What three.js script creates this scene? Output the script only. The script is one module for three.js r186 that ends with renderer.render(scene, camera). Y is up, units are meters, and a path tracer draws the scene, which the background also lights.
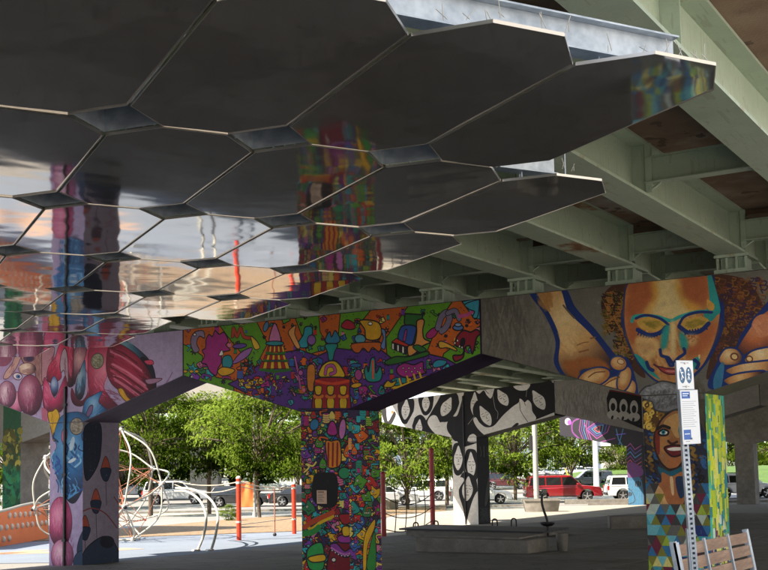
import * as THREE from 'three';
import { mergeGeometries } from 'three/addons/utils/BufferGeometryUtils.js';
import { RoundedBoxGeometry } from 'three/addons/geometries/RoundedBoxGeometry.js';

// ---------------------------------------------------------------- camera
const W0 = 768, H0 = 570, FPX = 1083.6, YAW = 0.56459, PITCH = 0.08417, ROLL = -0.0186, CY = 363.9, EYE = 1.53;
const scene = new THREE.Scene();
const camera = new THREE.PerspectiveCamera(2 * Math.atan(H0 / 2 / FPX) * 180 / Math.PI, W0 / H0, 0.1, 900);
camera.position.set(0, EYE, 0);
camera.rotation.order = 'YXZ';
camera.rotation.set(PITCH, YAW, ROLL);
camera.setViewOffset(W0, H0, 0, H0 / 2 - CY, W0, H0);
camera.updateMatrixWorld(true);
// ---------------------------------------------------------------- sky, sun, exposure
const SUN = new THREE.Vector3(-0.40, 0.70, 0.62).normalize();
{ // summer sky with thin bright cloud: pale blue overhead, whiter towards the horizon
  const w = 256, h = 128, d = new Float32Array(w * h * 4), n = (x, y) => Math.sin(x * 3 + Math.sin(y * 5) * 1.3) * Math.sin(y * 7 + Math.sin(x * 2) * 1.7);
  for (let y = 0; y < h; y++) for (let x = 0; x < w; x++) {
    const el = Math.max(0, Math.sin((y + 0.5 - h / 2) / h * Math.PI)), a = x / w * Math.PI * 2, k = Math.pow(1 - el, 2.2), c = Math.max(0, n(a, el * 2) * 0.5 + n(a * 2 + 1, el * 4) * 0.3) * 0.6, o = (y * w + x) * 4;
    const b = [0.27 + 0.27 * k, 0.345 + 0.21 * k, 0.46 + 0.13 * k];
    for (let q = 0; q < 3; q++) d[o + q] = b[q] + (0.62 - b[q]) * c; d[o + 3] = 1;
  }
  const t = new THREE.DataTexture(d, w, h, THREE.RGBAFormat, THREE.FloatType); t.mapping = THREE.EquirectangularReflectionMapping; t.magFilter = t.minFilter = THREE.LinearFilter; t.needsUpdate = true;
  scene.background = t; scene.environment = t;
}
const sun = new THREE.DirectionalLight(0xfff1dc, 4.6);
sun.position.copy(SUN).multiplyScalar(120); sun.castShadow = true; sun.target.position.set(-20, 0, -35);
sun.position.add(sun.target.position);
sun.shadow.mapSize.set(4096, 4096);
Object.assign(sun.shadow.camera, { left: -90, right: 90, top: 90, bottom: -90, near: 1, far: 320 });
scene.add(sun, sun.target);
const renderer = new THREE.WebGLRenderer({ antialias: true });
renderer.setSize(1024, 760);
renderer.toneMapping = THREE.LinearToneMapping;
renderer.toneMappingExposure = 3.45;
renderer.shadowMap.enabled = true;

// ---------------------------------------------------------------- helpers
let seed = 7;
const rnd = () => { seed = (seed + 0x6d2b79f5) | 0; let t = Math.imul(seed ^ (seed >>> 15), 1 | seed); t = (t + Math.imul(t ^ (t >>> 7), 61 | t)) ^ t; return ((t ^ (t >>> 14)) >>> 0) / 4294967296; };
const rr = (a, b) => a + (b - a) * rnd();
const V = (x, y, z) => new THREE.Vector3(x, y, z);
const SY = Math.sin(YAW), CYW = Math.cos(YAW), TAU = Math.PI * 2;
const depthOf = (x, z) => -x * SY - z * CYW;                     // metres ahead of the camera's foot
const gy = (x, z) => -0.0275 * Math.min(70, Math.max(0, depthOf(x, z)));   // the site falls gently to the street
const LD = (l, d) => [l * CYW - d * SY, -l * SY - d * CYW];      // (right, ahead) -> world x, z
const camR = V(1, 0, 0).applyQuaternion(camera.quaternion), camU = V(0, 1, 0).applyQuaternion(camera.quaternion), camF = V(0, 0, -1).applyQuaternion(camera.quaternion);
const ray = (px, py) => camF.clone().addScaledVector(camR, (px - 384) / FPX).addScaledVector(camU, (CY - py) / FPX);
const onZ = (px, py, z) => { const r = ray(px, py); return r.multiplyScalar(z / r.z).add(camera.position); };
const onX = (px, py, x) => { const r = ray(px, py); return r.multiplyScalar(x / r.x).add(camera.position); };
const atD = (px, py, d) => { const r = ray(px, py); return r.multiplyScalar(d / depthOf(r.x, r.z)).add(camera.position); };
const G = (px, py) => {                                           // where a pixel's ray meets the ground
  const r = ray(px, py), dd = depthOf(r.x, r.z);
  let t = -EYE / (r.y + 0.0275 * dd);
  if (t * dd > 70 || t < 0) t = (-0.0275 * 70 - EYE) / r.y;
  return r.multiplyScalar(t).add(camera.position);
};
const used = {};
const numbered = (n) => { const k = used[n] = (used[n] ?? -1) + 1; return k ? n + '_' + String(k).padStart(3, '0') : n; };
function thing(name, label, category, pos = [0, 0, 0], turn = 0, group) {
  const o = new THREE.Group(); o.name = numbered(name); o.position.set(...pos); o.rotation.y = turn;
  o.userData = { label, category }; if (group) o.userData.group = group;
  scene.add(o); return o;
}
function part(name, geo, m, parent) {
  const o = new THREE.Mesh(geo, m); o.name = name; o.castShadow = o.receiveShadow = true; parent.add(o); return o;
}
function solo(name, geo, m, label, category, group) {
  const o = part(numbered(name), geo, m, scene); o.userData = { label, category }; if (group) o.userData.group = group; return o;
}
function struct(name, geo, m) { const o = part(numbered(name), geo, m, scene); o.userData.kind = 'structure'; return o; }
function copyOf(o, pos, turn = 0, label, group, scale) {
  const c = o.clone(); c.name = numbered(o.name.replace(/_\d{3}$/, '')); c.userData = { ...o.userData };
  c.position.set(...pos); c.rotation.y = turn; if (label) c.userData.label = label; if (group) c.userData.group = group;
  if (scale) c.scale.set(...scale);
  scene.add(c); return c;
}
// a box given by its bounds, uv in metres
function bx(x0, x1, y0, y1, z0, z1) {
  const g = new THREE.BoxGeometry(x1 - x0, y1 - y0, z1 - z0); g.translate((x0 + x1) / 2, (y0 + y1) / 2, (z0 + z1) / 2);
  return metric(g);
}
function metric(g) {                                               // uv in metres by the dominant axis of each face
  if (g.index) g = g.toNonIndexed();
  if (!g.attributes.normal) g.computeVertexNormals();
  const p = g.attributes.position, uv = new Float32Array(p.count * 2);
  const a = V(), b = V(), c = V();
  for (let i = 0; i < p.count; i += 3) {
    a.fromBufferAttribute(p, i); b.fromBufferAttribute(p, i + 1); c.fromBufferAttribute(p, i + 2);
    const n = b.clone().sub(a).cross(c.clone().sub(a)), x = Math.abs(n.x), y = Math.abs(n.y), z = Math.abs(n.z);
    [a, b, c].forEach((v, k) => { const [s, t] = y >= x && y >= z ? [v.x, v.z] : x >= z ? [v.z, v.y] : [v.x, v.y]; uv[(i + k) * 2] = s; uv[(i + k) * 2 + 1] = t; });
  }
  g.setAttribute('uv', new THREE.BufferAttribute(uv, 2)); return g;
}
const clean = (g) => { g = g.index ? g.toNonIndexed() : g.clone(); for (const k of Object.keys(g.attributes)) if (!['position', 'normal', 'uv'].includes(k)) g.deleteAttribute(k); g.clearGroups(); return g; };
const merge = (list) => mergeGeometries(list.map(clean));
function tube(pts, r, seg = 24, rad = 6, closed = false) {
  return new THREE.TubeGeometry(new THREE.CatmullRomCurve3(pts.map((p) => (p.isVector3 ? p : V(...p))), closed, 'catmullrom', 0.5), seg, r, rad, closed);
}
function bar(a, b, r, rad = 6) {
  a = a.isVector3 ? a : V(...a); b = b.isVector3 ? b : V(...b);
  const g = new THREE.CylinderGeometry(r, r, a.distanceTo(b), rad); g.translate(0, a.distanceTo(b) / 2, 0);
  g.applyQuaternion(new THREE.Quaternion().setFromUnitVectors(V(0, 1, 0), b.clone().sub(a).normalize())); g.translate(a.x, a.y, a.z); return g;
}
const ball = (c, r, n = 10) => { const g = new THREE.SphereGeometry(r, n, n * 0.7 | 0); g.translate(c.x, c.y, c.z); return g; };

// ---------------------------------------------------------------- procedural textures
function noise2(n, s) {                                            // periodic value noise
  const t = new Float32Array(n * n); let k = s | 0;
  for (let i = 0; i < t.length; i++) { k = (k + 0x6d2b79f5) | 0; let q = Math.imul(k ^ (k >>> 15), 1 | k); q = (q + Math.imul(q ^ (q >>> 7), 61 | q)) ^ q; t[i] = ((q ^ (q >>> 14)) >>> 0) / 4294967296; }
  return (u, v) => { u *= n; v *= n; const i = Math.floor(u), j = Math.floor(v), a = u - i, b = v - j, x = a * a * (3 - 2 * a), y = b * b * (3 - 2 * b), w = (p, q) => t[(((q % n) + n) % n) * n + (((p % n) + n) % n)];
    return (w(i, j) * (1 - x) + w(i + 1, j) * x) * (1 - y) + (w(i, j + 1) * (1 - x) + w(i + 1, j + 1) * x) * y; };
}
function fbm(base, oct, s) { const L = []; for (let o = 0; o < oct; o++) L.push(noise2(base << o, s + o * 17)); return (u, v) => { let a = 0, w = 1, t = 0; for (const f of L) { a += f(u, v) * w; t += w; w *= 0.55; } return a / t; }; }
function tex(n, fn, metres = 1, srgb = true) {
  const d = new Uint8Array(n * n * 4);
  for (let y = 0; y < n; y++) for (let x = 0; x < n; x++) { const c = fn(x / n, y / n), o = (y * n + x) * 4; for (let k = 0; k < 3; k++) d[o + k] = Math.max(0, Math.min(255, (Array.isArray(c) ? c[k] : c))); d[o + 3] = 255; }
  const t = new THREE.DataTexture(d, n, n); t.wrapS = t.wrapT = THREE.RepeatWrapping; t.magFilter = THREE.LinearFilter; t.minFilter = THREE.LinearMipmapLinearFilter; t.generateMipmaps = true;
  if (srgb) t.colorSpace = THREE.SRGBColorSpace; t.repeat.set(1 / metres, 1 / metres); t.needsUpdate = true; return t;
}
const mixc = (a, b, t) => a.map((v, i) => v + (b[i] - v) * Math.max(0, Math.min(1, t)));
const std = (o) => new THREE.MeshStandardMaterial(o);
const phys = (o) => new THREE.MeshPhysicalMaterial(o);
const lin = (r, g, b) => new THREE.Color().setRGB(r, g, b);
const M = {};
{
  const a = fbm(4, 5, 11), b = fbm(24, 4, 29), c = fbm(3, 4, 57), grit = noise2(256, 5);
  const bump = tex(512, (u, v) => 255 * (0.55 * b(u, v) + 0.45 * grit(u, v)), 3, false);
  M.concrete = std({ roughness: 0.92, map: tex(512, (u, v) => { const t = a(u, v), s = b(u, v); return mixc([104, 100, 94], [152, 148, 140], t * 0.9 + (s - 0.5) * 0.7 + (grit(u, v) - 0.5) * 0.25); }, 4), bumpMap: bump, bumpScale: 0.006 });
  M.grain = tex(512, (u, v) => 205 + 50 * (a(u, v) * 0.7 + (b(u, v) - 0.5) * 0.6 + (grit(u, v) - 0.5) * 0.3), 4);
  M.bump = bump; M.fade = (u, v) => 0.87 + 0.24 * a(u, v) + 0.14 * (b(u * 3, v * 3) - 0.5) + 0.16 * (grit(u * 4, v * 4) - 0.5);
  M.paving = std({ roughness: 0.85, map: tex(1024, (u, v) => { let t = a(u, v) * 0.8 + (b(u, v) - 0.5) * 0.6 + (grit(u * 2, v * 2) - 0.5) * 0.3; let st = c(u, v) > 0.6 ? (c(u, v) - 0.6) * 3 : 0; if (b(u + 0.3, v) > 0.74) st += 0.35; const cr = Math.abs(a(u + 0.1, v + 0.4) - 0.5); if (cr < 0.004) st += 0.6; return mixc(mixc([104, 102, 100], [142, 139, 134], t), [66, 62, 58], st); }, 7), bumpMap: bump, bumpScale: 0.004 });
  M.pale = std({ roughness: 0.9, map: tex(512, (u, v) => mixc([136, 130, 120], [168, 162, 152], a(u, v) + (grit(u, v) - 0.5) * 0.5), 6), bumpMap: bump, bumpScale: 0.004 });
  M.asphalt = std({ roughness: 0.9, map: tex(512, (u, v) => mixc([120, 119, 118], [152, 150, 147], a(u, v) * 0.7 + (grit(u, v) - 0.5) * 0.8), 5), bumpMap: bump, bumpScale: 0.004 });
  M.rubber = std({ roughness: 0.95, map: tex(512, (u, v) => mixc([108, 119, 136], [132, 143, 157], a(u, v) * 0.6 + (grit(u, v) - 0.5) * 0.9), 3), bumpMap: bump, bumpScale: 0.003 });
  M.tan = std({ roughness: 0.95, map: tex(256, (u, v) => mixc([176, 142, 118], [198, 164, 138], a(u, v) * 0.6 + (grit(u, v) - 0.5) * 0.9), 3) });
  M.mulch = std({ roughness: 1, map: tex(512, (u, v) => mixc([104, 84, 64], [172, 148, 118], b(u, v) * 1.1 + (grit(u, v) - 0.5) * 0.9 - 0.1), 2.2), bumpMap: bump, bumpScale: 0.03 });
  M.grass = std({ roughness: 1, map: tex(512, (u, v) => mixc([52, 78, 30], [96, 124, 52], a(u, v) * 0.6 + (grit(u, v) - 0.5) * 1.2 + 0.2), 4), bumpMap: bump, bumpScale: 0.03 });
  const streak = noise2(40, 91);
  M.soffit = std({ roughness: 0.9, map: tex(1024, (u, v) => { const t = a(u, v), s = c(u, v), w = b(u, v); let k = mixc([112, 90, 74], [158, 134, 114], t + (w - 0.5) * 0.9); k = mixc(k, [88, 58, 44], (s - 0.48) * 3.4 + (w - 0.5) * 0.6); k = mixc(k, [168, 166, 160], (c(v + 0.3, u) - 0.54) * 5 + (w - 0.5)); if (b(u + 0.5, v + 0.2) > 0.72) k = mixc(k, [62, 48, 40], 0.5); return k; }, 6), bumpMap: bump, bumpScale: 0.006 });
  const paint = (lo, hi, wearAmt) => tex(1024, (u, v) => { const t = a(u, v), s = c(u, v), w = b(u, v); let k = mixc(lo, hi, t * 0.8 + (w - 0.5) * 0.35 + (grit(u, v) - 0.5) * 0.12); k = mixc(k, [124, 82, 48], Math.max(0, (s + w * 0.5 - 0.9)) * wearAmt); if (streak(u * 6, v * 0.6) > 0.82 && w > 0.45) k = mixc(k, [96, 76, 58], 0.14); return k; }, 5);
  M.girder = std({ roughness: 0.55, map: paint([152, 167, 147], [190, 204, 183], 7), bumpMap: bump, bumpScale: 0.0015 });
  M.galv = std({ roughness: 0.42, metalness: 0.55, map: tex(512, (u, v) => mixc([150, 160, 172], [196, 204, 212], b(u, v) * 1.1 + (a(u, v) - 0.5)), 1.2) });
  M.mirrorRough = tex(512, (u, v) => 255 * Math.max(0.02, 0.04 + 0.025 * c(u, v) + 0.05 * Math.max(0, b(u, v) - 0.62)), 2.6, false);
  M.steelEdge = std({ roughness: 0.28, metalness: 1, color: lin(0.62, 0.58, 0.53) });
  M.dark = std({ roughness: 0.6, color: lin(0.02, 0.02, 0.022) });
  M.pipe = std({ roughness: 0.5, color: lin(0.03, 0.03, 0.032), metalness: 0.3 });
  M.tubeCream = std({ roughness: 0.35, color: lin(0.44, 0.43, 0.37) });
  M.hub = std({ roughness: 0.3, metalness: 0.4, color: lin(0.55, 0.53, 0.48) });
  M.red = std({ roughness: 0.35, color: lin(0.62, 0.045, 0.014) });
  M.redDark = std({ roughness: 0.4, color: lin(0.30, 0.02, 0.02) });
  M.rope = std({ roughness: 0.9, color: lin(0.36, 0.15, 0.09) });
  M.ropePale = std({ roughness: 0.9, color: lin(0.5, 0.42, 0.34) });
  M.ropeDark = std({ roughness: 0.9, color: lin(0.05, 0.045, 0.04) });
  M.orange = std({ roughness: 0.45, map: tex(256, (u, v) => mixc([226, 110, 52], [240, 134, 74], a(u, v)), 1.5) });
  M.knob = std({ roughness: 0.5, color: lin(0.62, 0.58, 0.5) });
  M.white = std({ roughness: 0.4, color: lin(0.72, 0.72, 0.70) });
  M.poleGrey = std({ roughness: 0.8, color: lin(0.36, 0.35, 0.33) });
  M.yellow = std({ roughness: 0.5, color: lin(0.75, 0.52, 0.03) });
  const grain = noise2(8, 71), fine = noise2(96, 13);
  M.wood = std({ roughness: 0.7, map: tex(512, (u, v) => { const g1 = grain(u * 0.25, v * 4 + 0.15 * grain(u, v)), g2 = fine(u * 0.12, v * 3); return mixc([120, 92, 74], [182, 150, 126], g1 * 0.7 + g2 * 0.5); }, 1) });
  M.tyre = std({ roughness: 0.85, color: lin(0.015, 0.015, 0.016) });
  M.rim = std({ roughness: 0.3, metalness: 0.8, color: lin(0.55, 0.55, 0.56) });
  M.glass = phys({ roughness: 0.04, color: lin(0.012, 0.014, 0.016), metalness: 0, clearcoat: 1, clearcoatRoughness: 0.03 });
  M.trim = std({ roughness: 0.6, color: lin(0.025, 0.025, 0.027) });
  M.lampRed = phys({ roughness: 0.15, color: lin(0.4, 0.01, 0.01), clearcoat: 1 });
  M.lampClear = phys({ roughness: 0.12, color: lin(0.75, 0.75, 0.72), clearcoat: 1 });
  M.bark = std({ roughness: 0.95, map: tex(256, (u, v) => mixc([58, 48, 40], [104, 90, 78], fine(u * 0.6, v * 0.15) * 0.7 + b(u, v) * 0.4), 0.6), bumpMap: bump, bumpScale: 0.02 });
  M.leaf = phys({ roughness: 0.72, vertexColors: true, transmission: 0.55, thickness: 0, side: THREE.DoubleSide });
}
// ---------------------------------------------------------------- mural paint (flat print on the concrete)
// a sheet of paint on a pier face: s runs along the face (x for fronts, z for flanks), y up, in metres
class Mural {
  constructor(plane, at, s0, s1, y0, y1, wpx, bg) {
    Object.assign(this, { plane, at, s0, s1, y0, y1 });
    this.c = document.createElement('canvas'); this.k = wpx / Math.abs(s1 - s0); this.c.width = wpx; this.c.height = Math.round((y1 - y0) * this.k);
    this.g = this.c.getContext('2d'); this.g.lineJoin = this.g.lineCap = 'round'; this.frame(0, 0, 1);
    this.g.fillStyle = bg; this.g.fillRect(0, 0, this.c.width, this.c.height);
  }
  frame(x, y, k) { this.ox = x; this.oy = y; this.zk = k; return this; }
  pt(x, y) {                                                       // a traced point -> its place on the wall -> the sheet
    const px = this.ox + x / this.zk, py = this.oy + y / this.zk, p = this.plane === 'z' ? onZ(px, py, this.at) : onX(px, py, this.at), s = this.plane === 'z' ? p.x : p.z;
    return [(s - this.s0) / (this.s1 - this.s0) * this.c.width, (this.y1 - p.y) * this.k];
  }
  path(pts, smooth = true, closed = true) {
    const q = pts.map((p) => this.pt(p[0], p[1])), g = this.g, n = q.length; g.beginPath();
    if (!smooth) { q.forEach((p, i) => (i ? g.lineTo(...p) : g.moveTo(...p))); if (closed) g.closePath(); return; }
    const P = (i) => (closed ? q[(i + n) % n] : q[Math.max(0, Math.min(n - 1, i))]);
    g.moveTo(...q[0]);
    for (let i = 0; i < (closed ? n : n - 1); i++) { const a = P(i - 1), b = P(i), c = P(i + 1), d = P(i + 2); g.bezierCurveTo(b[0] + (c[0] - a[0]) / 6, b[1] + (c[1] - a[1]) / 6, c[0] - (d[0] - b[0]) / 6, c[1] - (d[1] - b[1]) / 6, c[0], c[1]); }
    if (closed) g.closePath();
  }
  fill(col, pts, line, lw = 1.2, smooth = true) { this.path(pts, smooth); this.g.fillStyle = col; this.g.fill(); if (line) this.stroke(line, lw); return this; }
  // sprayed shading inside a painted form, from a light spot to a dark rim, as the painter laid it
  vol(lo, hi, pts, line, lw = 0.7, at = [0.4, 0.35]) {
    const q = pts.map((p) => this.pt(...p)), xs = q.map((p) => p[0]), ys = q.map((p) => p[1]), x0 = Math.min(...xs), x1 = Math.max(...xs), y0 = Math.min(...ys), y1 = Math.max(...ys), cx = x0 + (x1 - x0) * at[0], cy = y0 + (y1 - y0) * at[1], g = this.g;
    const gr = g.createRadialGradient(cx, cy, 0, cx, cy, Math.hypot(x1 - x0, y1 - y0) * 0.58); gr.addColorStop(0, hi); gr.addColorStop(0.45, lo); gr.addColorStop(1, '#1c0c18');
    this.path(pts); g.fillStyle = gr; g.fill(); if (line) this.stroke(line, lw); return this;
  }
  flat(col, pts, line, lw) { return this.fill(col, pts, line, lw, false); }
  stroke(col, lw) { this.g.strokeStyle = col; this.g.lineWidth = lw / 40 * this.k * 0.7; this.g.stroke(); }
  line(col, lw, pts, smooth = true) { this.path(pts, smooth, false); this.stroke(col, lw); return this; }
  oval(col, x, y, rx, ry, rot = 0, line, lw) { const pts = []; for (let i = 0; i < 14; i++) { const a = i / 14 * TAU, u = Math.cos(a) * rx, v = Math.sin(a) * ry; pts.push([x + u * Math.cos(rot) - v * Math.sin(rot), y + u * Math.sin(rot) + v * Math.cos(rot)]); } return this.fill(col, pts, line, lw); }
  // a painted volume: flat base with broken brush dabs of a second tone, as sprayed paint has
  dab(col, x, y, rx, ry, n, len, rot, lw = 0.8) { this.g.globalAlpha = 0.35; for (let i = 0; i < n; i++) { const a = rr(0, TAU), r = Math.sqrt(rnd()), X = x + Math.cos(a) * rx * r, Y = y + Math.sin(a) * ry * r, t = rot + rr(-0.35, 0.35); this.line(col, lw * rr(0.5, 1.6), [[X - Math.cos(t) * len, Y - Math.sin(t) * len], [X + Math.cos(t) * len, Y + Math.sin(t) * len]]); } this.g.globalAlpha = 1; return this; }
  grime(n, alpha) {                                                // rain streaks, chips and dust on the painted wall
    const g = this.g, w = this.c.width, h = this.c.height;
    for (let i = 0; i < n; i++) { g.globalAlpha = alpha * rnd(); g.fillStyle = rnd() < 0.6 ? '#4a443c' : '#b9b2a6'; const s = rr(0.004, 0.02) * this.k; g.fillRect(rnd() * w, rnd() * h, s * rr(0.3, 1), s * rr(0.5, 3)); }
    for (let i = 0; i < n / 30; i++) { g.globalAlpha = alpha * rr(0.1, 0.5); g.fillStyle = rnd() < 0.7 ? '#3c362e' : '#c8c2b6'; g.fillRect(rnd() * w, rnd() * h * 0.8, rr(0.004, 0.014) * this.k, rr(0.15, 0.9) * this.k); }
    for (let i = 0; i < n / 25; i++) { g.globalAlpha = alpha * rr(0.5, 1.6); g.fillStyle = '#a49c90'; g.beginPath(); g.ellipse(rnd() * w, rnd() * h, rr(0.004, 0.025) * this.k, rr(0.004, 0.02) * this.k, rr(0, 3), 0, TAU); g.fill(); }
    g.globalAlpha = 1; return this;
  }
  material(rough = 0.75) { { const im = this.g.getImageData(0, 0, this.c.width, this.c.height), d = im.data, w = this.c.width, q = 1 / (this.k * 6); for (let i = 0, n = w * this.c.height; i < n; i++) { const f = M.fade((i % w) * q, (i / w | 0) * q), o = i * 4, gray = (d[o] + d[o + 1] + d[o + 2]) / 3; for (let k = 0; k < 3; k++) d[o + k] = Math.min(255, (d[o + k] * 1.04 - gray * 0.04) * f); } this.g.putImageData(im, 0, 0); } const t = new THREE.CanvasTexture(this.c); t.colorSpace = THREE.SRGBColorSpace; t.anisotropy = 8; t.wrapS = t.wrapT = THREE.ClampToEdgeWrapping; const b = M.bump.clone(); b.repeat.set(Math.abs(this.s1 - this.s0) / 2.2, (this.y1 - this.y0) / 2.2); return std({ map: t, roughness: rough, bumpMap: b, bumpScale: 0.006 }); }
  soft(px, fn) { this.g.filter = 'blur(' + px + 'px)'; fn(this); this.g.filter = 'none'; return this; }
}
const ZR1 = -15.536, TOP1 = EYE + 2.5;                             // first row of piers: front plane, cap top
const mural = {}, ov = (x, y, rx, ry) => Array.from({ length: 12 }, (_, i) => [x + Math.cos(i / 12 * TAU) * rx, y + Math.sin(i / 12 * TAU) * ry]);
// --- pier with birds and flowers on lavender
{
  const m = new Mural('z', ZR1, -21.0, -14.43, -1.3, TOP1 + 0.05, 1280, '#b3a1c4'); mural.birds = m;
  m.frame(0, 325, 5.7);
  m.fill('#a98ab0', [[-40, 60], [60, 140], [120, 130], [140, 260], [30, 320], [-60, 240]]);
  m.fill('#8f4a66', [[-40, 190], [20, 175], [70, 190], [40, 230], [0, 235], [-40, 225]]);
  m.fill('#c89a92', [[95, 150], [125, 160], [95, 240], [50, 300], [20, 305], [30, 270], [70, 215]], '#5a3242', 1).dab('#7d4652', 70, 230, 20, 60, 30, 12, 2);
  m.fill('#a77a78', [[130, 150], [240, 140], [245, 330], [215, 330], [190, 250], [130, 210]], '#4e2a38', 1.2).dab('#6d3c48', 215, 230, 20, 80, 40, 14, 1.5);
  m.oval('#5c3652', 165, 190, 32, 22, 0).oval('#3b2b4a', 168, 192, 20, 14, 0);
  m.vol('#c9a191', '#ecd8c8', ov(155, 250, 50, 34), '#5a3242').dab('#8a5a5c', 165, 265, 38, 16, 40, 8, 0.2).dab('#ead0be', 140, 240, 28, 12, 25, 8, 0);
  m.vol('#c76a8c', '#f0b4c8', ov(95, 440, 55, 60), '#5e2440');
  m.vol('#9d5d78', '#ead2d8', ov(40, 395, 52, 76), '#4d1f38').dab('#d9b0bd', 28, 400, 26, 45, 60, 12, 1.7).dab('#6b2c4c', 62, 390, 22, 55, 50, 12, 1.5).dab('#f0dde2', 22, 415, 14, 22, 22, 8, 1.5);
  m.vol('#8c3d5c', '#d8a2b4', ov(172, 400, 70, 116), '#42142c').dab('#c27c95', 165, 400, 35, 85, 110, 14, 1.5).dab('#5c1e3c', 210, 420, 28, 80, 80, 14, 1.55).dab('#e0b3c2', 160, 370, 18, 40, 30, 10, 1.4);
  m.oval('#e6d2d6', 100, 292, 26, 20, 0.3, '#5a2b44', 1.2).oval('#5c79a8', 104, 294, 14, 12, 0.3).oval('#1d2440', 106, 294, 6, 6, 0);
  m.fill('#b88492', [[245, 140], [310, 130], [290, 230], [262, 300], [240, 320], [238, 220]], '#55283a', 1);
  m.vol('#c02a52', '#e8708c', [[335, 120], [372, 100], [412, 108], [424, 160], [422, 300], [418, 345], [385, 340], [388, 200], [372, 128], [352, 170], [340, 235], [350, 300], [300, 330], [268, 310], [276, 240], [315, 180]], '#4c0b22').dab('#e4708c', 402, 200, 10, 90, 50, 16, 1.55).dab('#7d1234', 305, 240, 24, 70, 60, 14, 2.1);
  m.fill('#b59aa8', [[352, 160], [372, 135], [386, 200], [386, 330], [365, 260], [348, 270], [342, 220]], '#4a2036', 1).dab('#7c4a5c', 372, 250, 8, 60, 24, 14, 1.5);
  m.vol('#c83668', '#f090b0', [[252, 300], [285, 350], [312, 415], [345, 350], [372, 290], [384, 350], [380, 430], [345, 495], [320, 480], [290, 500], [250, 470], [244, 390]], '#520c2c').dab('#ee86a8', 262, 400, 12, 70, 45, 12, 1.3).dab('#8d1748', 360, 420, 16, 60, 45, 12, 1.8);
  m.vol('#5f74a8', '#c0cce4', [[310, 292], [330, 330], [328, 380], [308, 408], [290, 370], [292, 320]], '#222c52').dab('#aebbd8', 304, 340, 8, 28, 20, 8, 1.5);
  m.fill('#c46a86', [[240, 470], [275, 500], [270, 560], [285, 640], [255, 600], [238, 520]]);
  m.fill('#e6b428', [[272, 505], [300, 490], [322, 478], [340, 520], [326, 570], [332, 640], [306, 660], [292, 600]], '#5f4206', 1.3).dab('#b07a10', 300, 560, 8, 60, 22, 14, 1.5);
  m.vol('#bc3058', '#ea7f98', [[480, 175], [520, 115], [560, 130], [600, 170], [590, 260], [540, 280], [515, 330], [510, 410], [470, 460], [425, 455], [405, 415], [410, 360], [440, 420], [470, 430], [500, 380], [498, 280], [478, 230]], '#4f0a24').dab('#ea7f98', 505, 300, 8, 90, 40, 14, 1.5);
  m.vol('#946070', '#d4a2a4', [[425, 140], [490, 125], [480, 200], [440, 290], [424, 330]], '#4a2030', 1).dab('#d4a2a4', 450, 190, 16, 50, 30, 14, 1.6);
  m.vol('#4a7296', '#b4cad8', [[482, 200], [488, 290], [482, 380], [462, 425], [438, 415], [428, 370], [444, 300]], '#1c2f48').dab('#a8c0d0', 450, 340, 10, 60, 40, 12, 1.7).dab('#27415c', 474, 350, 8, 60, 30, 12, 1.6);
  m.frame(90, 325, 5.7);
  m.vol('#a82c50', '#ea90a4', [[-10, 160], [40, 120], [100, 120], [110, 250], [80, 360], [160, 460], [210, 470], [140, 505], [60, 480], [0, 400]], '#4f0b26').dab('#e27c96', 60, 330, 40, 100, 110, 14, 1).dab('#6e1434', 110, 420, 60, 60, 80, 14, 0.5);
  m.oval('#8e8a72', 42, 205, 36, 44, 0.2, '#4c3c34', 1).dab('#c9c4a8', 42, 205, 30, 36, 60, 6, 1.6, 1).dab('#55503f', 42, 205, 30, 36, 50, 5, 0.3, 1);
  m.vol('#3e6a84', '#8ab0c0', [[70, 95], [140, 75], [210, 95], [290, 150], [340, 210], [300, 260], [200, 140], [120, 108]], '#13273a').dab('#7fa6b8', 180, 110, 70, 16, 50, 14, 0.5);
  m.fill('#16182a', [[290, 190], [345, 215], [370, 280], [376, 380], [340, 400], [310, 330]], '#0c0e18', 1);
  m.vol('#7d1734', '#b03050', [[110, 115], [160, 105], [240, 150], [300, 210], [350, 290], [372, 385], [330, 410], [250, 430], [190, 390], [120, 330], [92, 240]], '#360614');
  for (let i = 0; i < 46; i++) { const t = rnd(), x = 110 + t * 40, y = 130 + rnd() * 190, e = rr(90, 210), bend = rr(-10, 30); m.g.globalAlpha = 0.8; m.line(['#a8264a', '#58091f', '#c8546e', '#931d40', '#e08098'][i % 5], rr(0.8, 2.6), [[x, y], [x + e * 0.45, y + e * 0.22 + bend], [x + e, y + e * 0.62 + bend]]); }
  m.g.globalAlpha = 1;
  m.fill('#d84a6c', [[310, 205], [352, 200], [362, 222], [330, 226]], '#5a0c24', 0.8).fill('#a67a96', [[320, 310], [410, 305], [375, 330], [330, 336]], '#4a2036', 0.8);
  m.line('#8d6a94', 1.4, [[380, 350], [430, 335], [470, 270]]);
  m.fill('#d8a02c', [[160, 368], [185, 362], [215, 410], [252, 440], [222, 446], [180, 410]], '#553806', 1.1);
  m.vol('#2f6da4', '#9cc4e4', [[-30, 440], [20, 400], [70, 380], [50, 440], [110, 500], [60, 560], [-40, 560]], '#102a4a').dab('#86b2d6', 20, 480, 40, 50, 60, 14, 2.2);
  m.oval('#7a5a86', -2, 490, 14, 36, 0.4, '#2a1a3a', 1);
  m.frame(30, 410, 3.5625);
  m.vol('#2d6ba2', '#7ab4e0', [[85, 90], [115, 20], [185, 10], [225, 60], [215, 130], [190, 190], [195, 260], [160, 330], [125, 310], [90, 220], [76, 170], [95, 130]], '#0d2746');
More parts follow.
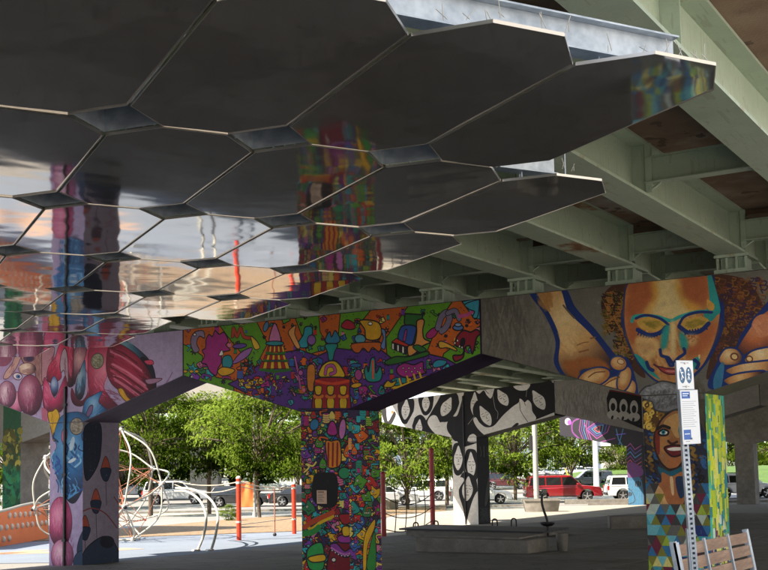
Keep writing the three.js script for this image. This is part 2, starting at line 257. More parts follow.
  for (let i = 0; i < 40; i++) { const x = rr(85, 195), y = rr(60, 290), l = rr(20, 50); m.line(['#4f93c8', '#163a66', '#8abbe0', '#255d94', '#2d4f9a'][i % 5], rr(1, 3.4), [[x, y], [x + rr(-14, 14), y + l * 0.5], [x + rr(-20, 20), y + l]]); }
  m.oval('#9a8f80', 166, 58, 24, 30, 0.1, '#3c332c', 1).dab('#d0c8b8', 166, 58, 20, 26, 40, 4, 1.5).dab('#584e42', 166, 58, 20, 26, 40, 4, 0.2);
  m.oval('#c26a8e', 122, 90, 10, 26, 0.1, '#5a2440', 1).oval('#d5e2ec', 150, 180, 16, 6, -0.5).oval('#b8cfe0', 150, 120, 8, 26, 0.2);
  m.vol('#b04470', '#ee9cba', ov(108, 400, 42, 90), '#541a38').dab('#e79ab6', 98, 380, 22, 60, 60, 14, 1.6).dab('#7c2550', 128, 420, 16, 60, 50, 14, 1.6);
  m.vol('#b86a90', '#f4ccd8', ov(115, 520, 40, 60), '#6a2c50').dab('#f0c4d4', 108, 520, 22, 40, 50, 12, 1.6).dab('#8d3c66', 140, 500, 14, 50, 36, 12, 1.6);
  m.oval('#1f3350', 195, 470, 22, 60, 0.3, '#0c1626', 1).oval('#27405c', 185, 540, 30, 40, 0.2, '#0c1626', 1);
  m.grime(2600, 0.28);
  const f = new Mural('x', -17.2, ZR1, ZR1 - 1.0, -1.3, 2.4, 320, '#8f8598'); mural.birdsFlank = f; f.frame(30, 410, 3.5625);
  f.fill('#20283e', [[196, 60], [250, 50], [252, 150], [235, 210], [200, 250], [190, 160]], '#0c1020', 1);
  for (const [x, y] of [[270, 210], [235, 325], [196, 420]]) { f.fill('#a8503e', [[x, y - 45], [x + 16, y], [x, y + 14], [x - 16, y]], '#3a1818', 0.8); f.fill('#22304a', [[x - 18, y], [x + 18, y], [x + 10, y + 36], [x, y + 44], [x - 12, y + 34]], '#0c1222', 0.8); f.line('#33283a', 0.7, [[x, y + 40], [x + 3, y + 130]]); }
  f.line('#7d3c44', 1.6, [[190, 360], [225, 350], [270, 370], [310, 420]]).line('#7d3c44', 1.4, [[300, 310], [320, 340]]);
  f.fill('#2b3850', [[185, 560], [190, 510], [225, 470], [270, 450], [305, 480], [320, 560]], '#0c1222', 1.2).oval('#181c2c', 275, 470, 26, 22, 0);
  f.grime(700, 0.25);
}
const PAL = ['#1f8f8a', '#c22a2a', '#e0b01e', '#b02a86', '#e06a1c', '#2f62b0', '#4f9a2a', '#7a3aa0', '#d87aa0', '#37b0c0', '#8a1f2c', '#e8d36a', '#2c7a4a'];
function doodles(m, x0, x1, y0, y1, n, size) {                      // small outlined creatures and shapes
  for (let i = 0; i < n; i++) {
    const x = rr(x0, x1), y = rr(y0, y1), s = size * rr(0.5, 1.5), c = PAL[rnd() * PAL.length | 0], c2 = PAL[rnd() * PAL.length | 0], k = rnd(), a = rr(0, TAU), lw = 0.9;
    const pol = (cx, cy, r, jag, N = 9) => Array.from({ length: N }, (_, j) => [cx + Math.cos(j / N * TAU + a) * r * (1 + (j % 2 ? jag : -jag) + rr(-0.2, 0.2)), cy + Math.sin(j / N * TAU + a) * r * (1 + (j % 2 ? jag : -jag) + rr(-0.2, 0.2))]);
    if (k < 0.28) { m.fill(c, pol(x, y, s, 0.18), '#15101a', lw); m.oval('#efe8da', x - s * 0.25, y - s * 0.2, s * 0.2, s * 0.24, 0, '#111', 0.6).oval('#111', x - s * 0.22, y - s * 0.18, s * 0.09, s * 0.1); m.line('#16101a', 0.7, [[x - s * 0.3, y + s * 0.3], [x, y + s * 0.42], [x + s * 0.35, y + s * 0.25]]); }
    else if (k < 0.5) { const w = s * rr(0.3, 0.55); m.flat(c, [[x - w, y - s], [x + w, y - s], [x + w * 1.2, y + s], [x - w * 1.2, y + s]], '#15101a', lw); for (let t = -0.6; t < 0.9; t += 0.4) m.line(c2, 1.6, [[x - w, y + t * s], [x, y + (t + 0.15) * s], [x + w, y + t * s]]); }
    else if (k < 0.72) { const pts = []; for (let t = 0; t < 5; t++) pts.push([x + (t - 2) * s * 0.5 * Math.cos(a) + Math.sin(t * 2.2) * s * 0.5, y + (t - 2) * s * 0.5 * Math.sin(a) + Math.cos(t * 1.9) * s * 0.4]); m.line('#15101a', s * 0.3 + 1.4, pts).line(c, s * 0.3, pts); }
    else if (k < 0.88) m.fill(c, pol(x, y, s * 0.8, 0.4, 12), '#15101a', lw).oval(c2, x, y, s * 0.3, s * 0.3, 0, '#15101a', 0.6);
    else { m.fill(c, [[x, y - s], [x + s * 0.7, y + s * 0.2], [x + s * 0.5, y + s], [x - s * 0.5, y + s], [x - s * 0.7, y + s * 0.2]], '#15101a', lw); for (let t = 0; t < 3; t++) m.oval('#f0e8d0', x - s * 0.3 + t * s * 0.3, y + s * 0.4, s * 0.1, s * 0.18, 0, '#111', 0.5); }
  }
}
// --- pier crowded with cartoon creatures
{
  const m = new Mural('z', ZR1, -14.43, -7.98, -1.3, TOP1 + 0.05, 1536, '#c8621a'); mural.cartoon = m;
  m.frame(0, 0, 1);
  const GR = '#5f9a1c', L = '#16121a';
  m.frame(180, 310, 5.7);
  m.flat(GR, [[0, 185], [60, 215], [130, 262], [120, 330], [210, 385], [300, 400], [310, 470], [140, 420], [0, 380]], L, 1);
  m.flat(GR, [[205, 60], [425, 45], [500, 190], [430, 325], [380, 280], [290, 175]], L, 1);
  m.flat(GR, [[570, 30], [627, 25], [627, 60], [590, 80]], L, 1);
  m.frame(280, 300, 4.745);
  m.flat(GR, [[62, 60], [182, 50], [190, 150], [230, 230], [130, 260], [100, 160]], L, 1).flat(GR, [[288, 48], [445, 30], [380, 110], [350, 240], [270, 240]], L, 1);
  m.frame(380, 290, 5.183);
  m.flat(GR, [[155, 70], [385, 45], [300, 170], [240, 330], [40, 390], [30, 250]], L, 1).flat(GR, [[525, 180], [530, 360], [300, 450], [330, 330], [470, 225]], L, 1).flat('#3aa6b8', [[425, 60], [520, 40], [520, 150], [490, 150]], L, 1);
  m.frame(0, 0, 1);
  m.flat('#5a2f86', [[228, 384], [245, 376], [262, 362], [285, 352], [300, 350], [318, 356], [335, 348], [352, 350], [380, 349], [394, 360], [420, 352], [445, 358], [470, 372], [376, 420], [300, 420]], L, 1.2);
  for (let i = 0; i < 260; i++) m.oval('#2a1446', rr(232, 445), rr(350, 408), 0.5, 0.9, 0.3);
  m.flat('#c8621a', [[440, 372], [481, 356], [481, 363], [430, 388]], L, 0.8).flat('#4f2a70', [[376, 400], [450, 372], [430, 384], [376, 412]]);
  // dark tick marks on the coloured rays
  for (let i = 0; i < 170; i++) { const x = rr(185, 480), y = rr(306, 352); m.line('#26300e', 0.5, [[x, y], [x + 1.2, y + 1.1]]); }
  doodles(m, 240, 448, 360, 403, 230, 3.4);
  doodles(m, 190, 240, 358, 384, 14, 4.2); doodles(m, 188, 478, 312, 352, 110, 2.3);
  m.frame(180, 310, 5.7);
  m.fill('#a82a82', [[148, 170], [165, 140], [185, 150], [200, 118], [222, 138], [252, 128], [275, 175], [262, 200], [285, 228], [240, 245], [236, 300], [218, 330], [205, 372], [170, 350], [150, 310], [122, 300], [140, 262], [126, 232], [145, 215]], L, 1.3);
  m.fill('#f0ece2', [[222, 258], [238, 228], [246, 256]], L, 0.8).fill('#8c7a98', [[60, 180], [80, 130], [130, 118], [140, 160], [110, 150], [95, 190], [110, 230], [80, 240]], L, 1).oval('#f0ece2', 84, 140, 8, 8, 0, L, 0.8);
  m.line(L, 4.6, [[300, 150], [305, 105], [325, 150], [345, 105], [365, 152], [410, 160]]).line('#b8452a', 3.4, [[300, 150], [305, 105], [325, 150], [345, 105], [365, 152], [410, 160]]);
  m.fill('#e0b83a', [[405, 150], [440, 180], [455, 215], [430, 225], [415, 200]], L, 0.9).oval('#6a4aa0', 340, 205, 40, 14, -0.1, L, 1).fill('#a06ab0', [[300, 300], [350, 240], [410, 215], [390, 260], [330, 300]], L, 1);
  m.fill('#2b8f98', [[245, 270], [285, 260], [300, 300], [280, 335], [245, 325]], L, 1.1).fill('#e0a81e', [[215, 350], [245, 325], [310, 340], [290, 365], [240, 375]], L, 1);
  for (const x of [30, 65, 95]) m.oval('#e0a81e', x, 350, 12, 9, 0, L, 0.8);
  m.fill('#c87aa8', [[540, 75], [575, 185], [508, 185]], L, 1.1).oval('#2f8f96', 540, 190, 52, 13, 0, L, 1).oval('#5a8ab0', 490, 95, 14, 30, 0.3, L, 1);
  [[205, 240, 52], [255, 285, 66], [295, 335, 88]].forEach(([a, b, w], k) => { for (let s = 0; s < 8; s++) { const u0 = -1 + s / 4, u1 = u0 + 0.25, cx = 545 - k * 4; m.flat(s % 2 ? '#e0b01e' : '#a01e24', [[cx + u0 * w * 0.85, a], [cx + u1 * w * 0.85, a], [cx + u1 * w, b], [cx + u0 * w, b]], L, 0.6); } m.line('#2f6a24', 3, [[545 - w, b + 4], [545, b + 14], [545 + w, b + 4]]); });
  m.frame(280, 300, 4.745);
  m.fill('#2f98a8', [[85, 205], [110, 165], [118, 130], [150, 128], [152, 165], [130, 190], [132, 222], [95, 226]], L, 1.2).oval('#8a5aa0', 150, 190, 20, 24, 0, L, 1).fill('#e0a05a', [[40, 150], [75, 120], [70, 160], [95, 220], [80, 230], [55, 190]], L, 1);
  m.fill('#a81f34', [[290, 125], [315, 95], [350, 110], [355, 135], [320, 140]], L, 1.1).fill('#d8a41e', [[378, 100], [420, 95], [470, 110], [482, 160], [460, 188], [410, 185], [402, 140]], L, 1.3).oval('#58a0b0', 380, 185, 26, 22, 0.2, L, 1.1).oval('#f2ede0', 428, 112, 10, 8, 0, L, 0.8);
  m.fill('#c8621a', [[340, 210], [420, 200], [480, 205], [470, 245], [440, 225], [420, 248], [395, 228], [375, 250], [350, 245]], L, 1.1).fill('#6a8ac0', [[480, 140], [500, 150], [498, 230], [478, 220], [490, 180]], L, 1);
  m.fill('#2c7fa0', [[215, 185], [235, 150], [245, 175], [262, 145], [285, 185], [270, 205], [225, 205]], L, 1.2).fill('#1f8f8a', [[215, 212], [272, 210], [258, 250], [250, 285], [232, 285], [226, 250]], L, 1.2);
  m.line(L, 3, [[70, 270], [85, 340], [98, 420]]).line('#c060a8', 2, [[70, 270], [85, 340], [98, 420]]).oval('#c060a8', 98, 345, 12, 14, 0, L, 1).fill('#d0802a', [[130, 320], [165, 315], [160, 425], [132, 420]], L, 1.1);
  m.fill('#e0b81e', [[190, 365], [195, 320], [225, 293], [262, 290], [292, 320], [302, 368]], L, 1.5).line(L, 4.2, [[215, 350], [222, 318], [250, 312], [262, 340], [240, 352]]).line('#c05a9a', 3, [[215, 350], [222, 318], [250, 312], [262, 340], [240, 352]]);
  m.fill('#a01a22', [[172, 376], [240, 366], [325, 376], [330, 430], [322, 540], [165, 540], [160, 430]], L, 1.5).line('#d84a24', 3, [[172, 384], [245, 398], [325, 384]]);
  for (const x of [182, 240, 300]) { m.fill('#e0b81e', [[x - 15, 410], [x + 15, 410], [x + 10, 448], [x - 12, 446]], L, 1).fill('#e0b81e', [[x - 16, 470], [x + 16, 470], [x + 14, 520], [x, 538], [x - 14, 520]], L, 1).line('#d87a2a', 3, [[x - 20, 456], [x, 464], [x + 20, 456]]); }
  m.fill('#1f8f8a', [[400, 340], [410, 310], [420, 340], [432, 280], [450, 280], [455, 345], [475, 315], [485, 350], [470, 385], [415, 385]], L, 1.3).line('#d85a3a', 2.4, [[440, 290], [442, 370]]).oval('#2c6aa0', 360, 310, 26, 10, 0, L, 0.9).oval('#b04a90', 372, 355, 18, 26, 0, L, 1).oval('#e0a81e', 362, 405, 26, 12, -0.2, L, 1);
  m.frame(380, 290, 5.183);
  m.flat('#2c6a2a', [[130, 122], [220, 128], [216, 290], [185, 290], [125, 170]], L, 1.3).fill('#2f56a0', [[96, 255], [105, 200], [130, 182], [185, 190], [180, 240], [160, 285]], L, 1.3).fill('#a03a80', [[120, 260], [130, 210], [140, 210], [132, 262]], L, 0.8);
  m.fill('#d8924a', [[190, 165], [215, 150], [230, 162], [222, 205], [228, 250], [260, 270], [222, 290], [180, 330], [148, 340], [145, 292], [178, 278], [190, 220]], L, 1.3).fill('#2c6a2a', [[170, 295], [200, 285], [240, 310], [205, 322]], L, 1);
  m.flat('#b8341e', [[60, 270], [85, 250], [150, 285], [140, 295]], L, 0.9); for (let i = 0; i < 6; i++) m.flat(i % 2 ? '#20182a' : '#ece6da', [[62 + i * 13, 275 + i * 4], [73 + i * 13, 278 + i * 4], [73 + i * 13, 310 + i * 5], [62 + i * 13, 306 + i * 5]], L, 0.7);
  m.fill('#2f6a22', [[25, 372], [80, 345], [150, 345], [240, 318], [245, 340], [130, 372], [50, 388]], L, 1.2);
  m.fill('#a82a82', [[95, 395], [130, 378], [175, 388], [220, 372], [225, 410], [235, 430], [190, 440], [150, 455], [105, 445], [85, 420]], L, 1.3); for (let i = 0; i < 7; i++) m.oval('#e8dcc8', 120 + i * 15, 405 + (i % 2) * 18, 5, 5, 0, L, 0.6);
  m.line(L, 3.6, [[50, 500], [90, 505], [160, 480], [240, 452]]).line('#d8b01e', 2.6, [[50, 500], [90, 505], [160, 480], [240, 452]]); for (const x of [110, 150, 185, 215]) m.line('#d8b01e', 2, [[x, 495 - (x - 110) * 0.32], [x - 10, 460 - (x - 110) * 0.3]]);
  m.fill('#d8b01e', [[20, 500], [40, 470], [60, 480], [85, 470], [70, 498], [50, 505]], L, 1).fill('#a82a70', [[240, 230], [270, 200], [300, 195], [295, 225], [270, 250], [245, 250]], L, 1);
  m.line(L, 7, [[300, 195], [318, 140], [345, 118], [360, 150], [340, 195], [320, 212]]).line('#7a7088', 5.6, [[300, 195], [318, 140], [345, 118], [360, 150], [340, 195], [320, 212]]).line(L, 5.5, [[350, 120], [390, 108], [410, 150]]).line('#7a7088', 4.2, [[350, 120], [390, 108], [410, 150]]).line('#c0508a', 3.4, [[412, 135], [450, 130], [485, 108]]);
  m.fill('#3a9ab0', [[440, 75], [500, 52], [515, 60], [505, 140], [480, 140], [490, 112], [462, 100]], L, 1);
  m.fill('#8a1a2e', [[395, 250], [430, 210], [470, 218], [500, 205], [520, 225], [500, 250], [480, 330], [465, 290], [440, 300], [430, 350], [390, 370], [380, 340], [425, 335], [432, 300], [395, 290]], L, 1.5).oval('#16101a', 428, 272, 14, 26, 0.2); for (const [x, y] of [[402, 262], [412, 292], [388, 275], [425, 298]]) m.oval('#efe8da', x, y, 5, 7, 0, L, 0.6);
  m.oval('#5a7ab0', 405, 195, 28, 15, 0, L, 1.2).oval('#8aa0c0', 405, 180, 18, 10, 0, L, 1).fill('#d8a83a', [[305, 270], [330, 268], [390, 300], [395, 316], [350, 300], [310, 300]], L, 1).fill('#2f90a8', [[275, 380], [300, 362], [345, 368], [330, 392], [280, 402]], L, 1);
  // shaft
  m.frame(0, 0, 1);
  m.flat('#33234e', [[298, 408], [380, 408], [380, 640], [298, 640]]);
  doodles(m, 298, 350, 414, 640, 640, 4.6);
  m.frame(295, 400, 6.706);
  m.fill('#b02a86', [[215, 220], [235, 150], [265, 150], [285, 220], [255, 240]], L, 1.4).oval('#c87ab8', 318, 195, 24, 70, 0.1, L, 1.3).oval('#2f7aa8', 130, 165, 30, 40, 0.3, L, 1.2).fill('#d8841e', [[205, 280], [245, 275], [300, 280], [305, 430], [230, 455], [215, 400]], L, 1.2); for (let i = 0; i < 3; i++) m.line('#8a1a22', 2.2, [[225 + i * 30, 290], [222 + i * 30, 440]]);
  m.fill('#d8b01e', [[400, 380], [440, 370], [470, 450], [465, 540], [430, 500]], L, 1.3).oval('#2c8a5a', 330, 490, 40, 40, 0, L, 1.3).oval('#58a8b8', 390, 150, 22, 50, 0.2, L, 1.2);
  m.fill('#0b0a10', [[135, 500], [190, 490], [265, 495], [285, 560], [280, 680], [240, 720], [150, 700], [115, 640], [120, 560]], '#0b0a10', 1);
  m.frame(295, 480, 6.33);
  m.line('#d8b01e', 3.4, [[60, 270], [100, 310], [160, 270], [240, 230]]).line('#b8481e', 5, [[60, 300], [120, 260], [240, 205]]).line('#2c8a3a', 6, [[40, 340], [110, 330], [150, 300]]).fill('#2f9a4a', [[80, 440], [170, 400], [180, 560], [90, 560]], L, 1.4).fill('#e0b01e', [[85, 490], [180, 470], [190, 510], [110, 520]], L, 1.2);
  m.fill('#7a1424', [[225, 440], [320, 380], [410, 440], [415, 640], [215, 640]], L, 1.6).fill('#8a3a96', [[222, 420], [262, 400], [318, 450], [380, 400], [412, 425], [320, 490]], L, 1.3).line('#c878c0', 2, [[230, 430], [318, 472], [405, 430]]); for (let i = 0; i < 9; i++) m.oval('#e8dcd0', 235 + i * 20, 445 + Math.sin(i / 8 * Math.PI) * 36, 5, 7, 0, L, 0.5);
  m.fill('#a03a9a', [[270, 360], [320, 345], [375, 360], [360, 395], [285, 395]], L, 1.2).fill('#e0b41e', [[300, 300], [340, 295], [345, 350], [305, 352]], L, 1.2).fill('#a01e24', [[280, 220], [360, 220], [340, 275], [300, 275]], L, 1.2).fill('#d8481e', [[400, 560], [425, 440], [440, 480], [440, 600]], L, 1.2).oval('#e8e0d0', 245, 505, 14, 14, 0, L, 1);
  m.grime(1800, 0.22);
  const f = new Mural('x', -10.6, ZR1, ZR1 - 1.0, -1.3, 2.4, 360, '#3a2a52'); mural.cartoonFlank = f; f.frame(0, 0, 1);
  doodles(f, 343, 382, 412, 640, 480, 4.4);
  f.frame(295, 480, 6.33); f.fill('#e0b01e', [[440, 360], [500, 250], [505, 300], [460, 420], [450, 560], [430, 560]], '#15101a', 1.2).fill('#2f8a3a', [[455, 560], [470, 440], [505, 330], [510, 560]], '#15101a', 1.2); f.grime(500, 0.2);
}
// --- pier with the woman looking down between two hands, and the woman looking up on the shaft
{
  const m = new Mural('z', ZR1, -7.98, -1.55, -1.3, TOP1 + 0.05, 1536, '#6e6a60'); mural.woman = m;
  const NV = '#16306e', rust = '#b06238', sand = '#d6ab6a', pale = '#e3c88c', tl = '#2f9a94';
  m.frame(480, 270, 2.667); m.dab('#857f74', 120, 160, 130, 100, 160, 16, 1.5, 2.5).dab('#57534b', 60, 150, 60, 90, 120, 20, 1.5, 1.6);
  m.frame(600, 270, 4.387);
  m.fill('#4a2c1a', [[5, 140], [50, 70], [140, 45], [120, 200], [150, 330], [200, 470], [130, 420], [90, 300], [30, 240]]).fill('#4a2c1a', [[490, 30], [560, 22], [650, 50], [700, 120], [720, 200], [650, 280], [600, 330], [540, 420], [470, 480], [480, 400], [520, 280], [520, 170]]);
  for (let i = 0; i < 420; i++) { const left = i % 2, x = left ? rr(10, 130) : rr(505, 715), y = left ? rr(90, 430) : rr(30, 400), s = rr(10, 26); if (left && x < 60 && y > 260) continue; if (!left && x > 600 && y > 260) continue; m.line(['#8a5a24', '#2e1a12', '#6e3a20', '#6a5a1c', '#3a2440', '#a06a30'][i % 6], rr(0.5, 1.3), [[x, y], [x + s, y + s * 0.2], [x + s * 0.6, y + s], [x - s * 0.3, y + s * 0.8], [x + s * 0.1, y + s * 1.6]]); }
  m.line(NV, 3.4, [[112, 140], [100, 210], [120, 300], [165, 390], [220, 460], [300, 500], [370, 490], [440, 430], [500, 340], [535, 240], [535, 150]]);
  m.fill('#c68a50', [[130, 50], [300, 30], [475, 10], [505, 90], [530, 170], [518, 265], [488, 355], [438, 436], [350, 494], [255, 490], [184, 428], [142, 360], [114, 280], [104, 200]], NV, 1.6).dab('#e0ae6c', 300, 260, 150, 190, 200, 16, 1.3, 2).dab('#9a5a30', 300, 280, 180, 190, 160, 14, 1.2, 1.6);
  m.soft(9, () => { m.fill(rust, [[132, 50], [235, 40], [240, 120], [200, 175], [160, 205], [106, 205], [118, 120]]).fill(rust, [[345, 30], [468, 15], [476, 130], [430, 160], [380, 140], [340, 95]]).fill(rust, [[118, 215], [160, 230], [165, 300], [140, 320], [118, 280]]).fill('#b8683a', [[390, 280], [510, 230], [500, 300], [450, 370], [390, 380], [370, 330]]);
  m.fill(pale, [[240, 45], [340, 35], [355, 110], [400, 155], [430, 180], [330, 225], [240, 200], [200, 180], [242, 120]]).fill('#d89a3a', [[225, 60], [248, 60], [250, 120], [215, 190], [195, 190], [230, 130]]).fill('#d89a3a', [[330, 60], [352, 60], [370, 125], [440, 160], [420, 180], [370, 160]]); });
  m.fill(tl, [[470, 10], [495, 40], [528, 170], [512, 200], [485, 225], [455, 195], [480, 140]]).fill('#d8a04a', [[470, 130], [500, 150], [498, 175], [474, 172]]).line('#38a8a0', 3, [[140, 225], [150, 205], [190, 200], [250, 205], [310, 222], [350, 205], [420, 185], [470, 182]]);
  m.fill('#cda24a', [[165, 225], [215, 205], [275, 225], [295, 250], [235, 268], [180, 255]]).fill('#cda24a', [[352, 235], [390, 212], [450, 205], [478, 225], [440, 255], [385, 268]]).dab('#8a7a2c', 230, 240, 40, 16, 30, 10, 0.1, 1.4).dab('#8a7a2c', 420, 235, 44, 16, 30, 10, -0.2, 1.4);
  m.line(NV, 2.2, [[158, 212], [200, 198], [262, 212], [300, 240]]).line(NV, 2.2, [[345, 245], [370, 205], [430, 185], [490, 186]]).line(NV, 3.6, [[165, 262], [215, 285], [262, 275], [288, 252]]).line(NV, 3.6, [[348, 248], [390, 276], [440, 268], [476, 235]]);
  for (let i = 0; i < 9; i++) { m.line(NV, 1.2, [[172 + i * 12, 270 + Math.sin(i / 8 * 3.1) * 14], [166 + i * 12, 284 + Math.sin(i / 8 * 3.1) * 14]]); m.line(NV, 1.2, [[370 + i * 12, 268 - i * 2], [374 + i * 12, 284 - i * 3]]); }
  m.soft(6, () => { m.fill('#e0b878', [[165, 295], [235, 300], [262, 330], [235, 385], [185, 380], [160, 340]]).dab('#8a3a22', 205, 335, 40, 34, 40, 1.5, 0, 1).fill('#dcae70', [[385, 285], [430, 290], [415, 330], [388, 325]]); }); m.dab('#8a3a22', 405, 300, 24, 16, 22, 1.5, 0, 1);
  m.soft(4, () => { m.fill(tl, [[275, 262], [305, 240], [300, 300], [288, 345], [268, 345]]).fill(tl, [[350, 270], [380, 300], [385, 345], [355, 340]]).fill(pale, [[312, 230], [330, 240], [332, 340], [326, 378], [310, 372]]).fill('#e2b47a', [[282, 345], [312, 360], [340, 380], [318, 392], [290, 385], [272, 365]]); });
  m.line(NV, 2.6, [[264, 350], [270, 375], [300, 385], [320, 408], [345, 385], [372, 365], [368, 345]]).line(NV, 2.4, [[290, 385], [310, 420], [330, 410]]);
  m.line('#5a2a3a', 1.8, [[238, 415], [262, 428], [310, 436], [360, 428], [398, 405]]).fill('#a8403a', [[255, 424], [300, 432], [345, 431], [388, 412], [362, 450], [310, 458], [275, 446]], '#4a1a30', 1).fill('#d88a80', [[285, 440], [340, 442], [310, 450]]);
  m.fill(tl, [[150, 370], [185, 385], [230, 440], [265, 482], [200, 440]]).fill(tl, [[395, 400], [440, 380], [420, 430], [360, 480], [350, 460]]).line(NV, 3, [[205, 405], [215, 430], [232, 440]]).line(NV, 3, [[415, 395], [432, 410], [425, 430]]).fill('#e8c890', [[430, 375], [440, 372], [436, 392]]);
  // her left hand (right edge)
  m.fill(NV, [[480, 520], [500, 430], [540, 370], [590, 345], [620, 280], [690, 190], [790, 130], [820, 480], [640, 520]]);
  m.vol('#b8683e', '#d89a68', [[600, 345], [650, 260], [700, 200], [800, 150], [810, 320], [730, 345], [660, 365], [620, 380]], NV, 2).oval('#c8805a', 712, 245, 46, 52, 0.4).dab('#e09a70', 690, 250, 20, 30, 26, 10, 1);
  m.vol('#d29a60', '#f0d4a0', [[520, 388], [550, 345], [600, 346], [626, 380], [612, 412], [565, 420], [532, 414]], NV, 1.5).oval('#e8c488', 590, 380, 16, 14, 0.4, '#6a3a20', 1.2).vol('#dba868', '#f4dcac', [[632, 392], [665, 356], [737, 338], [810, 338], [810, 388], [700, 402], [650, 412]], NV, 1.5).vol('#cc9258', '#ecc890', [[548, 440], [612, 412], [700, 400], [810, 392], [810, 432], [690, 452], [590, 462]], NV, 1.5).vol('#bc8048', '#e0b478', [[540, 486], [600, 455], [720, 442], [690, 472], [600, 512]], NV, 1.5).fill('#3a7a9a', [[500, 470], [530, 410], [545, 420], [530, 520], [500, 520]]).oval('#e8c488', 655, 390, 14, 12, 0.2, '#6a3a20', 1);
  m.line('#a89a50', 4, [[470, 560], [560, 525], [660, 495], [780, 465]]).line('#d0c070', 2, [[480, 545], [600, 520], [700, 490]]);
  // her right arm
  m.frame(520, 270, 4.386);
  m.fill(NV, [[40, 85], [185, 70], [245, 165], [330, 260], [385, 330], [430, 380], [470, 385], [500, 450], [515, 560], [430, 560], [290, 500], [205, 480], [150, 410], [155, 310], [110, 200]]);
  m.vol('#cf9f64', '#ecd09a', [[68, 80], [168, 75], [212, 180], [298, 268], [352, 330], [402, 405], [398, 440], [300, 432], [262, 445], [268, 490], [205, 465], [170, 400], [174, 300], [135, 200]]).dab('#b07a42', 110, 130, 30, 40, 60, 14, 1.1, 2).dab('#e8c288', 210, 290, 40, 70, 80, 16, 1, 2);
  m.soft(5, () => m.fill('#a0602e', [[230, 395], [290, 380], [360, 395], [395, 435], [310, 430], [262, 440], [258, 480], [205, 450], [190, 400]])).line('#6a5a50', 1.6, [[190, 155], [215, 185], [238, 210]]).line('#8a5a34', 1.4, [[260, 360], [300, 350]]).line('#8a5a34', 1.2, [[310, 300], [330, 295]]);
  for (const [x, y, a, b, t] of [[485, 522, 26, 42, 0.2], [400, 510, 72, 36, -0.55], [325, 470, 74, 40, -0.3], [458, 478, 30, 58, 0.3], [432, 410, 38, 32, 0.2]]) { m.oval('#bc8048', x, y, a, b, t, NV, 1.4); m.soft(6, () => m.oval('#e2b87c', x - 3, y - 6, a * 0.66, b * 0.62, t)); }
  m.oval('#e8c898', 442, 402, 15, 11, 0.3, '#8a5a38', 0.7); m.line('#7a4826', 1, [[300, 470], [330, 450], [372, 446]]).line('#7a4826', 1, [[370, 505], [400, 485], [436, 470]]).line('#8a5630', 0.8, [[330, 395], [350, 372], [372, 360]]).line('#8a5630', 0.8, [[250, 330], [280, 318], [300, 316]]);
  // the second woman, on the shaft
  m.frame(635, 370, 5.18);
  m.flat('#3c3428', [[30, 152], [400, 152], [400, 1300], [30, 1300]]).dab('#544c3c', 320, 260, 60, 200, 160, 18, 1.4, 2.4);
  m.fill('#2c2a34', [[40, 170], [110, 150], [130, 260], [100, 350], [110, 440], [160, 560], [80, 640], [30, 560]]).fill('#2a2c3a', [[240, 230], [330, 260], [380, 400], [370, 560], [320, 640], [250, 600]]);
  for (let i = 0; i < 130; i++) { const x = rr(35, 215), y = rr(150, 300), s = rr(8, 20); if (x > 130 && y > 225) continue; m.line(['#c89a34', '#8a6420', '#e2c05c', '#5a3c18'][i % 4], rr(1, 2.6), [[x, y], [x + s, y - s * 0.6], [x + s * 1.4, y + s * 0.4], [x + s * 0.5, y + s], [x, y + s * 0.5]]); }
  for (let i = 0; i < 70; i++) { const left = i % 2, x = left ? rr(40, 110) : rr(250, 360), y = rr(300, 600), s = rr(14, 34); m.line(['#6a4a1c', '#1c2e56', '#2f5a86', '#1a1414', '#8a6a2c'][i % 5], rr(1, 2.6), [[x, y], [x + s * 0.6, y + s * 0.3], [x + s * 0.2, y + s], [x + s * 0.7, y + s * 1.5]]); }
  m.fill('#9c6a40', [[128, 270], [170, 225], [215, 205], [262, 230], [275, 330], [262, 430], [235, 490], [180, 515], [135, 480], [108, 420], [100, 350]], '#2c1a14', 1.6);
  m.fill('#c4955a', [[160, 255], [215, 225], [250, 250], [250, 330], [215, 350], [180, 300], [150, 290]]).fill('#b07a44', [[130, 350], [180, 350], [185, 395], [150, 430], [125, 400]]).fill('#a8683a', [[170, 460], [240, 455], [220, 500], [175, 505]]).fill('#7a2a20', [[105, 330], [125, 310], [128, 430], [110, 420]]).fill('#2f7a7a', [[225, 300], [262, 300], [268, 360], [240, 370]]);
  m.fill('#e6dcc6', [[122, 325], [145, 308], [172, 318], [165, 336], [135, 338]], '#1c1210', 1.6).oval('#2f8a9a', 147, 322, 11, 12, 0).oval('#101418', 147, 322, 5, 6, 0).line('#24140e', 2.6, [[118, 305], [145, 290], [178, 300]]);
  m.fill('#9a6236', [[170, 365], [200, 345], [222, 362], [215, 378], [180, 380]]).line('#3a1c14', 2, [[172, 368], [190, 382], [218, 372]]);
  m.fill('#6a1e1e', [[152, 405], [190, 390], [240, 392], [262, 410], [235, 440], [190, 446]], '#2a0c0c', 1.4).fill('#eee4d4', [[166, 408], [200, 400], [245, 402], [235, 416], [185, 418]]);
  m.fill('#1e5a6a', [[120, 500], [180, 525], [250, 500], [262, 545], [200, 560], [140, 550]]);
  m.fill('#a8683c', [[140, 530], [190, 550], [250, 530], [262, 640], [240, 700], [170, 690], [110, 640], [100, 590], [135, 580]]).fill('#d0a068', [[100, 590], [140, 620], [170, 690], [215, 705], [160, 715], [110, 670]]).fill('#e0bc8c', [[180, 560], [196, 560], [202, 640], [190, 640]]).fill('#20304e', [[210, 560], [262, 560], [262, 640], [230, 660]]);
